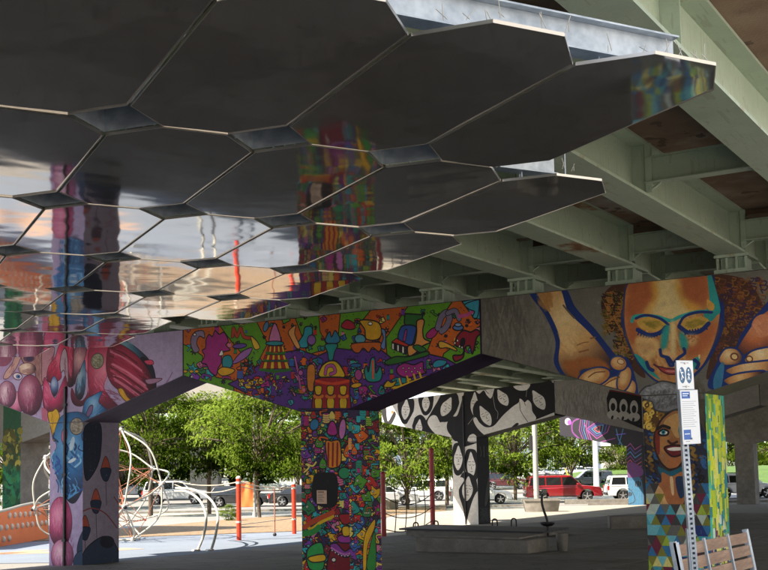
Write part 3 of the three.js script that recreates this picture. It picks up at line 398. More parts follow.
  m.fill('#7c7c7c', [[18, 132], [50, 90], [90, 78], [135, 58], [190, 66], [250, 92], [262, 140], [250, 190], [205, 205], [160, 218], [105, 205], [88, 165], [50, 152]], '#3c3c3c', 1.2).dab('#a8a8a8', 140, 120, 90, 50, 260, 6, 0.6, 1).dab('#505050', 150, 150, 90, 50, 200, 6, 2, 1);
  // triangles below
  const TP = ['#4a9aa6', '#24346c', '#dccf7c', '#7c7a30', '#6a2438', '#64625c', '#35709a', '#9ab038', '#3f3c3a', '#70b4bc', '#b8c4b4'], P = (s, y) => [s, y];
  const w = 0.15, h = 0.15, sx = -5.36, top = 1.05;
  for (let r = 0; r < 14; r++) for (let c = -1; c < 15; c++) {
    const y = top - r * h, x = sx + c * w * 0.5, up = (c + r) % 2 === 0; if (r < 2 && c > 1 && c < 10 - r * 2 && rnd() < 0.95) continue;
    const q = (X, Y) => [(X - m.s0) / (m.s1 - m.s0) * m.c.width, (m.y1 - Y) * m.k], g = m.g, t = up ? [q(x, y - h), q(x + w, y - h), q(x + w / 2, y)] : [q(x, y), q(x + w, y), q(x + w / 2, y - h)];
    g.beginPath(); g.moveTo(...t[0]); g.lineTo(...t[1]); g.lineTo(...t[2]); g.closePath(); g.fillStyle = TP[rnd() * TP.length | 0]; g.fill();
  }
  m.grime(2200, 0.25);
  const f = new Mural('x', -4.42, ZR1, ZR1 - 1.0, -1.3, 2.4, 480, '#7f9a26'); mural.womanFlank = f;
  const q = (z, y) => [(z - f.s0) / (f.s1 - f.s0) * f.c.width, (f.y1 - y) * f.k], C1 = ['#b4c824', '#d0d838', '#8fb01e', '#2fa08a', '#3fb4a0', '#e0e07a', '#5f9a3a', '#1f7a86', '#c8d02a'], C2 = ['#2f8a96', '#c8d02a', '#504e4a', '#e0d878', '#1c3a5c', '#8fb01e', '#7a2450', '#cfe0d0'];
  for (let i = 0; i < 900; i++) { const y = rr(-1.3, 2.4), z = ZR1 - rr(-0.05, 1.0), low = y < rr(0.2, 0.9), s = rr(0.1, 0.22), g = f.g, [x, v] = q(z, y); g.fillStyle = (low ? C2 : C1)[rnd() * (low ? C2 : C1).length | 0]; if (low && rnd() < 0.6) { g.beginPath(); g.moveTo(x, v); g.lineTo(x + s * f.k, v); g.lineTo(x + s * f.k / 2, v + (rnd() < 0.5 ? -1 : 1) * s * f.k); g.fill(); } else g.fillRect(x, v, s * f.k * rr(0.4, 1), s * f.k * rr(0.7, 2.2)); }
  f.grime(500, 0.25);
}
// --- second row: black and white women
const ZR2 = -36.5;
{
  const m = new Mural('z', ZR2, -23.35, -15.75, -1.8, EYE + 2.75, 1280, '#e2dfd8'); mural.mono = m;
  const K = '#15161a', Wt = '#e6e3dc';
  const face = (x, y, rx, ry, rot, hs = 1) => {                             // almond face with fine features, hair swept round it
    const R = (u, v) => [x + u * Math.cos(rot) - v * Math.sin(rot), y + u * Math.sin(rot) + v * Math.cos(rot)];
    m.fill(K, [R(-rx * (1.2 + 0.8 * hs), -ry * 0.2), R(-rx * (1 + 0.6 * hs), -ry * 1.2), R(0, -ry * (1.25 + 0.5 * hs)), R(rx * (1 + 0.7 * hs), -ry * 1.1), R(rx * (1.1 + 0.8 * hs), 0.2 * ry), R(rx * 1.4, ry * 1.1), R(rx * 0.3, ry * 1.6), R(-rx * 0.8, ry * 1.3)]);
    m.fill(Wt, [R(-rx * 0.1, -ry * 1.15), R(rx * 0.55, -ry * 0.55), R(rx, 0.05 * ry), R(rx * 0.7, ry * 0.75), R(0, ry * 1.12), R(-rx * 0.8, ry * 0.55), R(-rx * 0.95, -ry * 0.1), R(-rx * 0.6, -ry * 0.6)]);
    m.line(K, 0.7, [R(-rx * 0.6, -ry * 0.05), R(-rx * 0.3, ry * 0.02), R(-rx * 0.05, -ry * 0.05)]).line(K, 0.7, [R(rx * 0.25, -ry * 0.05), R(rx * 0.5, ry * 0.02), R(rx * 0.75, -ry * 0.06)]).line(K, 0.6, [R(-rx * 0.65, -ry * 0.28), R(-rx * 0.1, -ry * 0.3)]).line(K, 0.6, [R(rx * 0.2, -ry * 0.3), R(rx * 0.75, -ry * 0.26)]).line(K, 0.7, [R(rx * 0.1, ry * 0.1), R(rx * 0.02, ry * 0.32), R(rx * 0.2, ry * 0.33)]).line(K, 0.9, [R(-rx * 0.15, ry * 0.58), R(rx * 0.35, ry * 0.56)]);
  };
  m.frame(375, 370, 5.7);
  m.fill(K, [[32, 170], [60, 200], [72, 290], [95, 260], [110, 235], [118, 262], [75, 330], [40, 260]]).oval('#8a6a3c', 100, 240, 7, 9, 0);
  m.fill(K, [[280, 300], [350, 190], [400, 110], [470, 140], [470, 220], [420, 290], [370, 300], [330, 340], [360, 400], [250, 380], [215, 340]]);
  m.fill(K, [[430, 270], [470, 255], [520, 110], [600, 90], [600, 420], [520, 420], [440, 390]]);
  face(175, 225, 24, 52, 0.12); face(290, 185, 22, 46, 0.08); face(250, 328, 20, 42, 0.15); face(408, 210, 30, 52, 0.5);
  m.fill(Wt, [[300, 300], [320, 262], [350, 262], [372, 300], [400, 310], [440, 290], [432, 340], [420, 380], [380, 385], [330, 350]]).line('#8a8880', 0.6, [[340, 325], [370, 322]]);
  m.fill(Wt, [[205, 265], [225, 232], [252, 240], [232, 255], [205, 330], [168, 345], [180, 310]]);
  face(470, 345, 26, 48, -0.35);
  m.frame(460, 370, 6.336);
  m.flat(K, [[25, 130], [60, 110], [130, 100], [240, 85], [440, 70], [560, 60], [604, 90], [604, 265], [480, 315], [200, 430], [60, 430], [20, 300]]);
  face(92, 215, 26, 66, 0.05); face(160, 290, 32, 62, -0.45); face(270, 175, 32, 52, -0.5); face(498, 190, 36, 62, -0.5);
  m.fill(Wt, [[95, 115], [160, 110], [215, 98], [212, 140], [195, 180], [170, 160], [150, 130], [120, 150]]).line(K, 1, [[150, 118], [180, 150]]).fill(Wt, [[345, 100], [440, 88], [425, 125], [380, 130], [350, 118]]);
  m.fill(Wt, [[85, 320], [100, 300], [125, 335], [165, 362], [215, 352], [270, 290], [330, 235], [372, 205], [378, 182], [395, 190], [410, 205], [430, 190], [452, 215], [458, 260], [482, 308], [430, 335], [300, 385], [190, 425], [120, 380]]).line(K, 1.2, [[378, 205], [385, 260], [430, 330]]).line(K, 1, [[408, 208], [415, 225]]).fill(K, [[330, 360], [360, 335], [372, 345], [345, 360]]);
  m.line('#d8d4cc', 0.7, [[208, 160], [222, 240], [240, 270], [236, 310]]).line('#d8d4cc', 0.7, [[50, 345], [90, 295]]).line('#d8d4cc', 0.6, [[425, 120], [418, 170]]);
  m.frame(440, 430, 5.7);
  m.flat('#dedbd4', [[60, 64], [220, 64], [220, 600], [60, 600]]);
  m.fill(K, [[60, -40], [110, -40], [150, 60], [218, 66], [160, 90], [120, 90], [70, 20]]).fill(Wt, [[160, 66], [165, 35], [190, 22], [210, 40], [216, 66]]).line('#555', 0.8, [[150, 64], [230, 66]]);
  face(104, 160, 25, 62, 0.05, 0.3); face(178, 200, 25, 66, 0.0, 0.3); m.fill(K, [[118, 262], [150, 240], [200, 270], [214, 330], [210, 400], [190, 430], [152, 530], [130, 440], [108, 360]]);
  face(157, 335, 31, 62, 0.12, 0.2);
  m.fill(Wt, [[78, 320], [100, 300], [118, 270], [138, 285], [112, 330], [100, 380], [120, 470], [135, 560], [75, 560]]).fill(Wt, [[215, 350], [218, 400], [200, 440], [180, 500], [156, 560], [150, 545], [165, 470], [190, 390]]);
  m.grime(1500, 0.2);
  const f = new Mural('x', -19.05, ZR2, ZR2 - 1.0, -1.8, 2.4, 256, '#17181b'); mural.monoFlank = f; f.frame(440, 430, 5.7);
  f.line('#5a5c5a', 2.5, [[228, 95], [235, 130], [232, 150]]).line('#5a5c5a', 4, [[250, 95], [252, 150]]).line('#4a4c4a', 4, [[268, 100], [270, 145]]).fill('#4c4f4a', [[285, 250], [270, 300], [262, 350], [256, 430], [268, 420], [282, 350]]).line('#4c4f4a', 3, [[285, 110], [282, 230]]);
  for (let i = 0; i < 60; i++) f.line('#3c3e40', 0.8, [[rr(225, 298), rr(440, 530)], [rr(225, 298), rr(440, 530)]]); f.grime(400, 0.3);
}
// --- third row: dark violet geometry
const ZR3 = -67;
{
  const m = new Mural('z', ZR3, -28.85, -20.2, -2.4, EYE + 2.6, 1024, '#1d1b26'); mural.violet = m;
  m.frame(550, 380, 4.38); const C = ['#84407e', '#4c4488', '#41749a', '#66306f', '#94405c'];
  m.oval('#d8c8e8', 78, 182, 13, 15).oval('#8a4aa8', 85, 186, 9, 11);
  m.line('#6e3474', 6, [[135, 165], [100, 185], [98, 225], [120, 250], [135, 262]]);
  for (let i = 0; i < 5; i++) m.line(C[i % 3], 3, [[135 + i * 9, 175], [128 + i * 10, 220], [150 + i * 8, 275]], false);
  [[46, '#84407e'], [34, '#4c4488'], [22, '#41749a'], [11, '#a04858']].forEach(([s, c]) => m.line(c, 4, [[205 - s, 215], [205, 215 - s * 0.7], [205 + s * 1.3, 205 - s * 0.35], [205 + s, 228], [205, 215 + s * 0.9], [205 - s, 215]], false));
  m.line('#7c3c7c', 4, [[150, 190], [190, 280], [285, 255]], false).line('#41749a', 4, [[290, 215], [300, 260], [325, 300]], false).line('#41749a', 3, [[320, 215], [300, 290]], false).line('#6a58c8', 3, [[290, 240], [330, 235]], false);
  for (let i = 0; i < 14; i++) { const y = 300 + i * 18; m.line(C[i % 5], 3, [[328, y], [352, y - 22], [372, y + 5], [400, y - 14]], false); }
  m.fill('#2b5876', [[325, 430], [360, 415], [400, 440], [405, 560], [325, 560]]).oval('#15141c', 385, 455, 14, 14, 0).oval('#15141c', 350, 500, 10, 10, 0).line('#15141c', 3, [[335, 470], [360, 490], [372, 530], [340, 545]]);
  for (let i = 0; i < 10; i++) m.line('#447ea0', 1.2, [[328 + i * 7, 440], [335 + i * 7, 550]]);
  m.fill('#553062', [[325, 380], [360, 360], [405, 390], [400, 420], [340, 425]]);
  m.grime(500, 0.2);
}
// --- black hooded figures on the bare second-row cap, and the leafy green face of the left pier
{
  const m = new Mural('z', ZR2, -15.85, -8.55, -1.8, EYE + 2.75, 768, '#8f8b83'); mural.hoods = m;
  m.dab('#a8a49a', -15, 0, 1, 1, 1, 1, 0).frame(550, 380, 4.38).dab('#a5a198', 150, 90, 160, 60, 260, 12, 1.5, 2).dab('#6e6a63', 150, 90, 160, 60, 200, 16, 1.5, 1.6);
  m.flat('#131315', [[262, 42], [400, 66], [405, 215], [255, 150], [248, 80]]).line('#7a1c20', 2, [[262, 46], [330, 56], [398, 70]]);
  for (const [x, y] of [[276, 112], [322, 116], [368, 122]]) { m.oval('#b8b4ac', x, y, 19, 34, 0, '#131315', 1).oval('#b8b4ac', x, y + 40, 26, 20, 0); m.oval('#131315', x, y + 6, 10, 17, 0).oval('#131315', x - 3, y + 52, 5, 9, 0.3); }
  m.grime(1200, 0.3);
  const p = G(2, 534), f = new Mural('z', p.z, p.x - 3, p.x + 4, p.y - 0.5, EYE + 2.5, 768, '#8b877f'); mural.green = f;
  const g = f.g, k = f.k, X = (x) => (x - f.s0) * k, Y = (y) => (f.y1 - y) * k;
  g.fillStyle = '#2c5a3c'; g.fillRect(X(p.x), 0, k * 1.0, f.c.height);
  for (let i = 0; i < 200; i++) { const x = p.x + rr(0, 1), y = rr(p.y, EYE + 1.2), up = y > EYE - 0.2; g.fillStyle = (up ? ['#8a8434', '#5c5a26', '#b0a44a', '#3c4a28'] : ['#1f6a48', '#2f8a5a', '#174a34', '#3a7a48'])[i % 4]; g.beginPath(); g.ellipse(X(x), Y(y), k * rr(0.05, 0.14), k * rr(0.08, 0.2), rr(0, 3), 0, TAU); g.fill(); }
  f.grime(800, 0.25);
}
// ---------------------------------------------------------------- ground and pavements (sheets 4 mm apart)
const UPN = (g) => { g.computeVertexNormals(); return g; };
function sheet(name, pts, lift, mat, inset = 0) {                   // a flat polygon of ground given by world x, z corners
  const sh = new THREE.Shape(pts.map(([x, z]) => new THREE.Vector2(x, -z))), g = new THREE.ShapeGeometry(sh, 12), p = g.attributes.position, uv = g.attributes.uv;
  for (let i = 0; i < p.count; i++) { const x = p.getX(i), z = -p.getY(i); p.setXYZ(i, x, gy(x, z) + lift, z); uv.setXY(i, x, z); }
  return struct(name, UPN(g), mat);
}
{
  // base sheet to the horizon, creased where the fall begins and ends
  const ls = [-500, -120, -40, -10, 10, 40, 120, 500], ds = [-260, -60, 0, 20, 40, 70, 110, 200, 420, 600], pos = [], uv = [], idx = [];
  for (const d of ds) for (const l of ls) { const [x, z] = LD(l, d); pos.push(x, gy(x, z) - 0.004, z); uv.push(x, z); }
  for (let j = 0; j < ds.length - 1; j++) for (let i = 0; i < ls.length - 1; i++) { const a = j * ls.length + i; idx.push(a, a + 1, a + ls.length, a + 1, a + ls.length + 1, a + ls.length); }
  const g = new THREE.BufferGeometry(); g.setAttribute('position', new THREE.Float32BufferAttribute(pos, 3)); g.setAttribute('uv', new THREE.Float32BufferAttribute(uv, 2)); g.setIndex(idx); g.computeVertexNormals();
  struct('ground', g, M.asphalt);
}
const LDq = (...q) => q.map(([l, d]) => LD(l, d));
const Gq = (...q) => q.map(([x, y]) => { const p = G(x, y); return [p.x, p.z]; });
// paving slabs under the overpass: each cast bay is a piece of its own with open joints
const pavingGroup = new THREE.Group(); pavingGroup.name = 'pavement'; pavingGroup.userData.kind = 'structure'; scene.add(pavingGroup);
{
  const bay = (x0, x1, z0, z1, mat) => {
    const j = 0.014, g = new THREE.BufferGeometry(), pos = [], uv = [], c = [[x0 + j, z0 - j], [x1 - j, z0 - j], [x1 - j, z1 + j], [x0 + j, z1 + j]];
    const P = (k, t) => { const [x, z] = c[k]; return [x, gy(x, z) + t, z]; }, put = (q, u) => { pos.push(...q); uv.push(u[0], u[1]); };
    const quad = (a, b, cc, d, ua, ub, uc, ud) => { put(a, ua); put(b, ub); put(cc, uc); put(a, ua); put(cc, uc); put(d, ud); };
    const T = 0.030, B = -0.02;
    quad(P(0, T), P(1, T), P(2, T), P(3, T), c[0], c[1], c[2], c[3]);
    for (let k = 0; k < 4; k++) { const n = (k + 1) % 4; quad(P(k, B), P(n, B), P(n, T), P(k, T), c[k], c[n], c[n], c[k]); }
    g.setAttribute('position', new THREE.Float32BufferAttribute(pos, 3)); g.setAttribute('uv', new THREE.Float32BufferAttribute(uv, 2)); g.computeVertexNormals();
    part('paving_slab', g, mat, pavingGroup);
  };
  const tones = [0, 1, 2].map((k) => { const m = M.paving.clone(); m.color = lin(...[[1, 1, 1], [0.86, 0.85, 0.84], [0.74, 0.73, 0.71]][k]); return m; });
  // rows of bays follow the overpass grid
  for (let i = 0; i < 12; i++) for (let j = 0; j < 22; j++) {
    const x0 = -17.4 + i * 2.6, z0 = 8 - j * 2.6; if (x0 > 0.5) continue;
    if (depthOf(x0 + 1.3, z0 - 1.3) < 0) continue;
    bay(x0, x0 + 2.6, z0, z0 - 2.6, tones[rnd() * 3 | 0]);
  }
}
// playground rubber, tan arcs, mulch, footpath, street
sheet('rubber_surface', [...Gq([-160, 566], [40, 563]), [-17.6, -16.5], [-17.6, -27.0], ...Gq([345, 529], [300, 531.5], [220, 534.5], [120, 538], [-40, 545], [-300, 556])], 0.004, M.rubber);
{
  const arc = (name, x, y, r0, r1, a0, a1) => { const c = G(x, y), pts = []; for (let i = 0; i <= 24; i++) { const a = a0 + (a1 - a0) * i / 24; pts.push([c.x + Math.cos(a) * r1, c.z + Math.sin(a) * r1]); } for (let i = 24; i >= 0; i--) { const a = a0 + (a1 - a0) * i / 24; pts.push([c.x + Math.cos(a) * r0, c.z + Math.sin(a) * r0]); } sheet(name, pts, 0.008, M.tan); };
  arc('rubber_band', 60, 545, 3.4, 4.3, 0.2, 1.6); arc('rubber_band', -60, 552, 2.2, 2.9, -0.6, 1.6);
}
sheet('mulch_bed', Gq([-40, 544.5], [120, 537.6], [220, 534.2], [300, 531.2], [352, 524], [400, 514.5], [446, 511], [446, 505.5], [372, 508], [300, 515], [230, 519.5], [120, 529], [-40, 536]), 0.012, M.mulch);
sheet('footpath', LDq([-70, 61], [-14, 63.5], [-2, 66], [3, 69.8], [-70, 69.8]), 0.008, M.pale);
sheet('footpath', [[-17.5, -27.2], [-17.5, -68], ...LDq([14, 69.7], [3.4, 69.7]), ...Gq([452, 510.5], [402, 514.8], [354, 524.4], [345, 529.5])], 0.006, M.pale);
sheet('bounce_ground', [[3.6, -2.4], [40, -25.4], [40, -60], [3.6, -60]], 0.004, M.pale); sheet('bounce_ground', [[3.6, -2.1], [3.6, 25], [40, 25], [40, -25.2]], 0.004, M.pale);  // pale ground added out of view to bounce light up to the girders
sheet('street', LDq([-200, 71], [120, 71], [120, 92], [-200, 92]), 0.004, M.asphalt);
sheet('parking_lot', LDq([-200, 104], [120, 104], [120, 170], [-200, 170]), 0.006, M.asphalt);
{
  const kerb = (l0, l1, d) => { const g = new THREE.BoxGeometry(l1 - l0, 0.3, 0.25); g.rotateY(YAW); const [x, z] = LD((l0 + l1) / 2, d); g.translate(x, gy(x, z) - 0.02, z); struct('kerb', metric(g), M.concrete); };
  kerb(-120, 9, 70.6); kerb(13, 60, 70.6); kerb(-120, 80, 92.3);
  // white lane line pieces
  for (let i = -6; i < 6; i++) { sheet('lane_line', LDq([i * 7, 83.9], [i * 7 + 3, 83.9], [i * 7 + 3, 84.05], [i * 7, 84.05]), 0.009, M.white); }
}
// grass bank beyond the street
{
  const prof = [[96, 0], [100, 0.15], [108, 1.5], [116, 1.7], [124, 1.5]], pos = [], uv = [], idx = [], base = -0.0275 * 70, cols = 24, l0 = 14, l1 = 90;
  prof.forEach(([d, h]) => { for (let i = 0; i <= cols; i++) { const l = l0 + (l1 - l0) * i / cols, e = Math.min(1, i / 3), [x, z] = LD(l, d); pos.push(x, base - 0.05 + h * e + rr(-0.04, 0.04), z); uv.push(x, z); } });
  for (let j = 0; j < prof.length - 1; j++) for (let i = 0; i < cols; i++) { const a = j * (cols + 1) + i; idx.push(a, a + 1, a + cols + 1, a + 1, a + cols + 2, a + cols + 1); }
  const g = new THREE.BufferGeometry(); g.setAttribute('position', new THREE.Float32BufferAttribute(pos, 3)); g.setAttribute('uv', new THREE.Float32BufferAttribute(uv, 2)); g.setIndex(idx); g.computeVertexNormals();
  struct('grass_bank', g, M.grass);
}

// ---------------------------------------------------------------- piers
const flatPaint = (c, rough = 0.8) => { const m = M.concrete.clone(); m.color = new THREE.Color(c); m.map = M.grain; return m; };
function pier(o) {                                                  // hammerhead pier: tapered cap on a square shaft
  const { x0, x1, tipL, tipR, topL, topR, z, depth = 1.0 } = o, gl = Math.min(gy(x0, z), gy(x1, z - depth)) - 0.3, mid = (x0 + x1) / 2;
  const t = thing('bridge_pier', o.label, 'pier', [mid, gy(mid, z - depth / 2), z - depth / 2], 0, undefined);
  const off = [-mid, -gy(mid, z - depth / 2), -(z - depth / 2)], move = (g) => { g.translate(...off); return g; };
  const colTop = o.colTop ?? EYE + 0.8, tipB = o.tipB ?? EYE + 1.6, uvFront = (g) => { const p = g.attributes.position, uv = g.attributes.uv, m = o.front; if (m) for (let i = 0; i < p.count; i++) if (Math.abs(g.attributes.normal.getZ(i)) > 0.7) uv.setXY(i, (p.getX(i) - m.s0) / (m.s1 - m.s0), (p.getY(i) - m.y0) / (m.y1 - m.y0)); return g; };
  const sh = new THREE.Shape([[tipL, tipB], [x0, colTop], [x1, colTop], [tipR, tipB], [tipR, topR], [tipL, topL]].map((q) => new THREE.Vector2(...q)));
  const eg = new THREE.ExtrudeGeometry(sh, { depth: depth - 0.03, bevelEnabled: true, bevelThickness: 0.015, bevelSize: 0.012, bevelSegments: 1, bevelOffset: -0.012 }); eg.translate(0, 0, z - depth + 0.015);
  // split: faces of the front plane take the mural, the rest plain paint or concrete
  const ng = eg.toNonIndexed ? (eg.index ? eg.toNonIndexed() : eg) : eg, pos = ng.attributes.position, nor = ng.attributes.normal, fi = [], ri = [], add = (list, i) => { for (let k = 0; k < 3; k++) list.p.push(pos.getX(i + k), pos.getY(i + k), pos.getZ(i + k)), list.n.push(nor.getX(i + k), nor.getY(i + k), nor.getZ(i + k)); };
  const A = { p: [], n: [] }, B = { p: [], n: [] };
  for (let i = 0; i < pos.count; i += 3) add(nor.getZ(i) > 0.9 && nor.getZ(i + 1) > 0.9 && o.front ? A : B, i);
  const g = new THREE.BufferGeometry(), all = [...A.p, ...B.p]; g.setAttribute('position', new THREE.Float32BufferAttribute(all, 3)); g.setAttribute('normal', new THREE.Float32BufferAttribute([...A.n, ...B.n], 3));
  let gm = metric(g); if (gm === g || true) { gm.clearGroups(); gm.addGroup(0, A.p.length / 3, 0); gm.addGroup(A.p.length / 3, B.p.length / 3, 1); uvFront(gm); }
  const rest = o.rest ?? M.concrete, front = o.frontMat ?? (o.front ? o.front.material() : M.concrete);
  part('pier_cap', move(gm), [front, o.soffit ?? rest], t);
  // shaft
  const bg = new THREE.BoxGeometry(x1 - x0, colTop - gl - 0.002, depth).toNonIndexed(); bg.translate(mid, (colTop - 0.002 + gl) / 2, z - depth / 2 - 0.0);
  const mb = metric(bg); mb.clearGroups();
  // box face order: +x -x +y -y +z -z, six vertices each
  const p = mb.attributes.position, uv = mb.attributes.uv;
  for (let i = 0; i < 6; i++) { const m = o.flank; if (m) uv.setXY(i, (p.getZ(i) - m.s0) / (m.s1 - m.s0), (p.getY(i) - m.y0) / (m.y1 - m.y0)); }
  for (let i = 24; i < 30; i++) { const m = o.front; if (m) uv.setXY(i, (p.getX(i) - m.s0) / (m.s1 - m.s0), (p.getY(i) - m.y0) / (m.y1 - m.y0)); }
  mb.addGroup(0, 6, 0); mb.addGroup(6, 18, 1); mb.addGroup(24, 6, 2); mb.addGroup(30, 6, 1);
  part('pier_shaft', move(mb), [o.flank ? o.flank.material() : (o.flankMat ?? rest), rest, front], t);
  if (o.pipe) {
    const [px, y0, y1] = o.pipe, b = (xx0, xx1, yy0, yy1, zz0, zz1) => bx(xx0, xx1, yy0, yy1, zz0, zz1);
    const d = part('drain_pipe', move(merge([b(px - 0.022, px + 0.022, y0, y1, z + 0.004, z + 0.045)])), M.pipe, t);
    for (const y of [y0 + 0.5, (y0 + y1) / 2, y1 - 0.4]) part('pipe_clamp', move(b(px - 0.05, px + 0.05, y, y + 0.05, z + 0.003, z + 0.051)), M.pipe, d);
  }
  return t;
}
const lav = flatPaint('#7d738c'), plum = flatPaint('#3f2a52'), soot = flatPaint('#6f6a61');
pier({ x0: -18.2, x1: -17.2, tipL: -20.98, tipR: -14.435, topL: TOP1, topR: TOP1, z: ZR1, front: mural.birds, flank: mural.birdsFlank, rest: lav, soffit: lav, pipe: [-17.72, gy(-17.7, ZR1), EYE + 1.55], label: 'pier painted with pink and crimson birds and blue flowers on lavender' });
pier({ x0: -11.62, x1: -10.6, tipL: -14.425, tipR: -7.985, topL: TOP1, topR: TOP1, z: ZR1, front: mural.cartoon, flank: mural.cartoonFlank, rest: plum, soffit: plum, label: 'pier crowded with orange, green and purple cartoon creatures' });
pier({ x0: -5.34, x1: -4.42, tipL: -7.975, tipR: -1.58, topL: TOP1, topR: TOP1, z: ZR1, front: mural.woman, flank: mural.womanFlank, rest: soot, soffit: soot, label: 'pier painted with a woman looking down between two cupped hands' });
pier({ x0: -20.1, x1: -19.05, tipL: -23.28, tipR: -15.83, topL: EYE + 2.12, topR: EYE + 2.58, tipB: EYE + 1.32, colTop: EYE + 0.62, z: ZR2, front: mural.mono, flank: mural.monoFlank, rest: flatPaint('#4a4846'), pipe: [-19.58, gy(-19.6, ZR2), EYE + 2.2], label: 'pier painted with black haired white faces in black and white' });
pier({ x0: -12.55, x1: -11.5, tipL: -15.82, tipR: -8.6, topL: EYE + 2.58, topR: EYE + 2.6, tipB: EYE + 1.4, colTop: EYE + 0.62, z: ZR2, front: mural.hoods, rest: M.concrete, label: 'grey concrete pier with black hooded figures beside the black and white pier' });
pier({ x0: -5.3, x1: -4.25, tipL: -8.59, tipR: -1.2, topL: EYE + 2.6, topR: EYE + 2.6, tipB: EYE + 1.4, colTop: EYE + 0.62, z: ZR2, rest: M.concrete, label: 'brownish pier behind the pier with the woman and cupped hands' });
pier({ x0: -24.2, x1: -23.15, tipL: -28.75, tipR: -20.3, topL: EYE + 2.5, topR: EYE + 2.5, tipB: EYE + 1.1, colTop: EYE + 0.3, z: ZR3, front: mural.violet, rest: flatPaint('#2c2a34'), label: 'pier painted with magenta and blue geometric lines on black' });
pier({ x0: -17.4, x1: -16.3, tipL: -20.28, tipR: -13.2, topL: EYE + 2.5, topR: EYE + 2.5, tipB: EYE + 1.1, colTop: EYE + 0.3, z: ZR3, rest: M.concrete, label: 'plain pier next beyond the magenta and blue geometric pier' });
{ const x = mural.green.s0; pier({ x0: x + 3, x1: x + 4, tipL: x + 0.1, tipR: x + 6.9, topL: EYE + 2.35, topR: EYE + 2.4, tipB: EYE + 1.35, colTop: EYE + 0.7, z: mural.green.at, depth: 1.3, front: mural.green, rest: M.concrete, label: 'concrete pier with a green and yellow leafy painted face behind the orange climbing board' }); }

// three dark hooded figures sprayed on the bare cap
// ---------------------------------------------------------------- decks: slab, girders, diaphragms
function deck(o) {
  const t = thing('overpass_span', o.label, 'overpass', [0, 0, 0]);
  const { xs, z0, z1, b, top, xl, xr } = o, S = top + 0.0;
  part('deck_slab', bx(xl, xr, S, S + 0.32, z1, o.zs ?? z0), M.soffit, t);
  for (const s of [0, 1]) { const x = s ? xr : xl; part('parapet', bx(s ? x - 0.3 : x, s ? x : x + 0.3, S + 0.325, S + 1.15, z1, z0), M.concrete, t); }
  for (const x of xs) {
    const gd = part('girder', merge([bx(x - 0.012, x + 0.012, b + 0.035, S - 0.035, z1, z0), bx(x - 0.2, x + 0.2, b, b + 0.033, z1, z0), bx(x - 0.2, x + 0.2, S - 0.034, S - 0.003, z1, z0)]), M.girder, t);
    for (const zs of o.stiff) { const st = []; for (const s of [-1, 1]) st.push(bx(Math.min(x + s * 0.013, x + s * 0.16), Math.max(x + s * 0.013, x + s * 0.16), b + 0.036, S - 0.036, zs - 0.008, zs + 0.008)); part('stiffener', merge(st), M.girder, gd); }
    if (o.bearing) { const g = []; for (let k = 0; k < 1; k++) { g.push(bx(x - 0.24, x + 0.24, TOP1 + 0.012, TOP1 + 0.07, ZR1 - 0.75, ZR1 - 0.1), bx(x - 0.17, x + 0.17, TOP1 + 0.071, b - 0.045, ZR1 - 0.62, ZR1 - 0.22), bx(x - 0.24, x + 0.24, b - 0.044, b - 0.003, ZR1 - 0.72, ZR1 - 0.12)); for (const u of [-0.2, -0.07, 0.07, 0.2]) g.push(bx(x + u - 0.015, x + u + 0.015, TOP1 + 0.071, b - 0.046, ZR1 - 0.2, ZR1 - 0.15)); } part('bearing', merge(g), M.girder, gd); }
  }
  // cross frames between neighbouring girders
  for (let i = 0; i < xs.length - 1; i++) for (const zs of o.stiff) {
    const a = Math.min(xs[i], xs[i + 1]) + 0.17, c = Math.max(xs[i], xs[i + 1]) - 0.17, y0 = b + 0.15, y1 = b + 0.45, z = zs - 0.02;
    const d = part('diaphragm', merge([bx(a, c, y0 + 0.013, y1 - 0.013, z - 0.006, z + 0.006), bx(a, c, y0, y0 + 0.012, z - 0.07, z + 0.09), bx(a, c, y1 - 0.012, y1, z - 0.07, z + 0.07)]), M.girder, t);
    for (const s of [0, 1]) { const gus = [], x = s ? c : a, e = s ? -1 : 1; gus.push(bx(Math.min(x, x + e * 0.07), Math.max(x, x + e * 0.07), b + 0.05, b + 0.6, z + 0.012, z + 0.05)); const k = bar([x + e * 0.02, b + 0.05, z + 0.03], [x + e * 0.17, y0 - 0.002, z + 0.03], 0.016, 4); gus.push(metric(k)); part('gusset', merge(gus), M.girder, d); }
    const bolts = []; for (const s of [0, 1]) for (let k = 0; k < 7; k++) { const h = new THREE.CylinderGeometry(0.013, 0.013, 0.014, 6); h.rotateX(Math.PI / 2); h.translate((s ? c - 0.035 : a + 0.035), b + 0.09 + k * 0.08, z + 0.03); bolts.push(metric(h)); }
    part('bolt_row', merge(bolts), M.girder, d);
  }
  return t;
}
const GX = Array.from({ length: 12 }, (_, k) => -2.35 - k * 1.649), GB = EYE + 2.79, GT = EYE + 3.42;
deck({ xs: GX, xl: -21.5, xr: -1.55, z0: 24, z1: ZR1 - 0.62, b: GB, top: GT, stiff: [-15.62, -11.55, -7.5, -3.4, 0.7], bearing: true, label: 'green girder span carrying the mirrored panels, resting on the painted piers' });
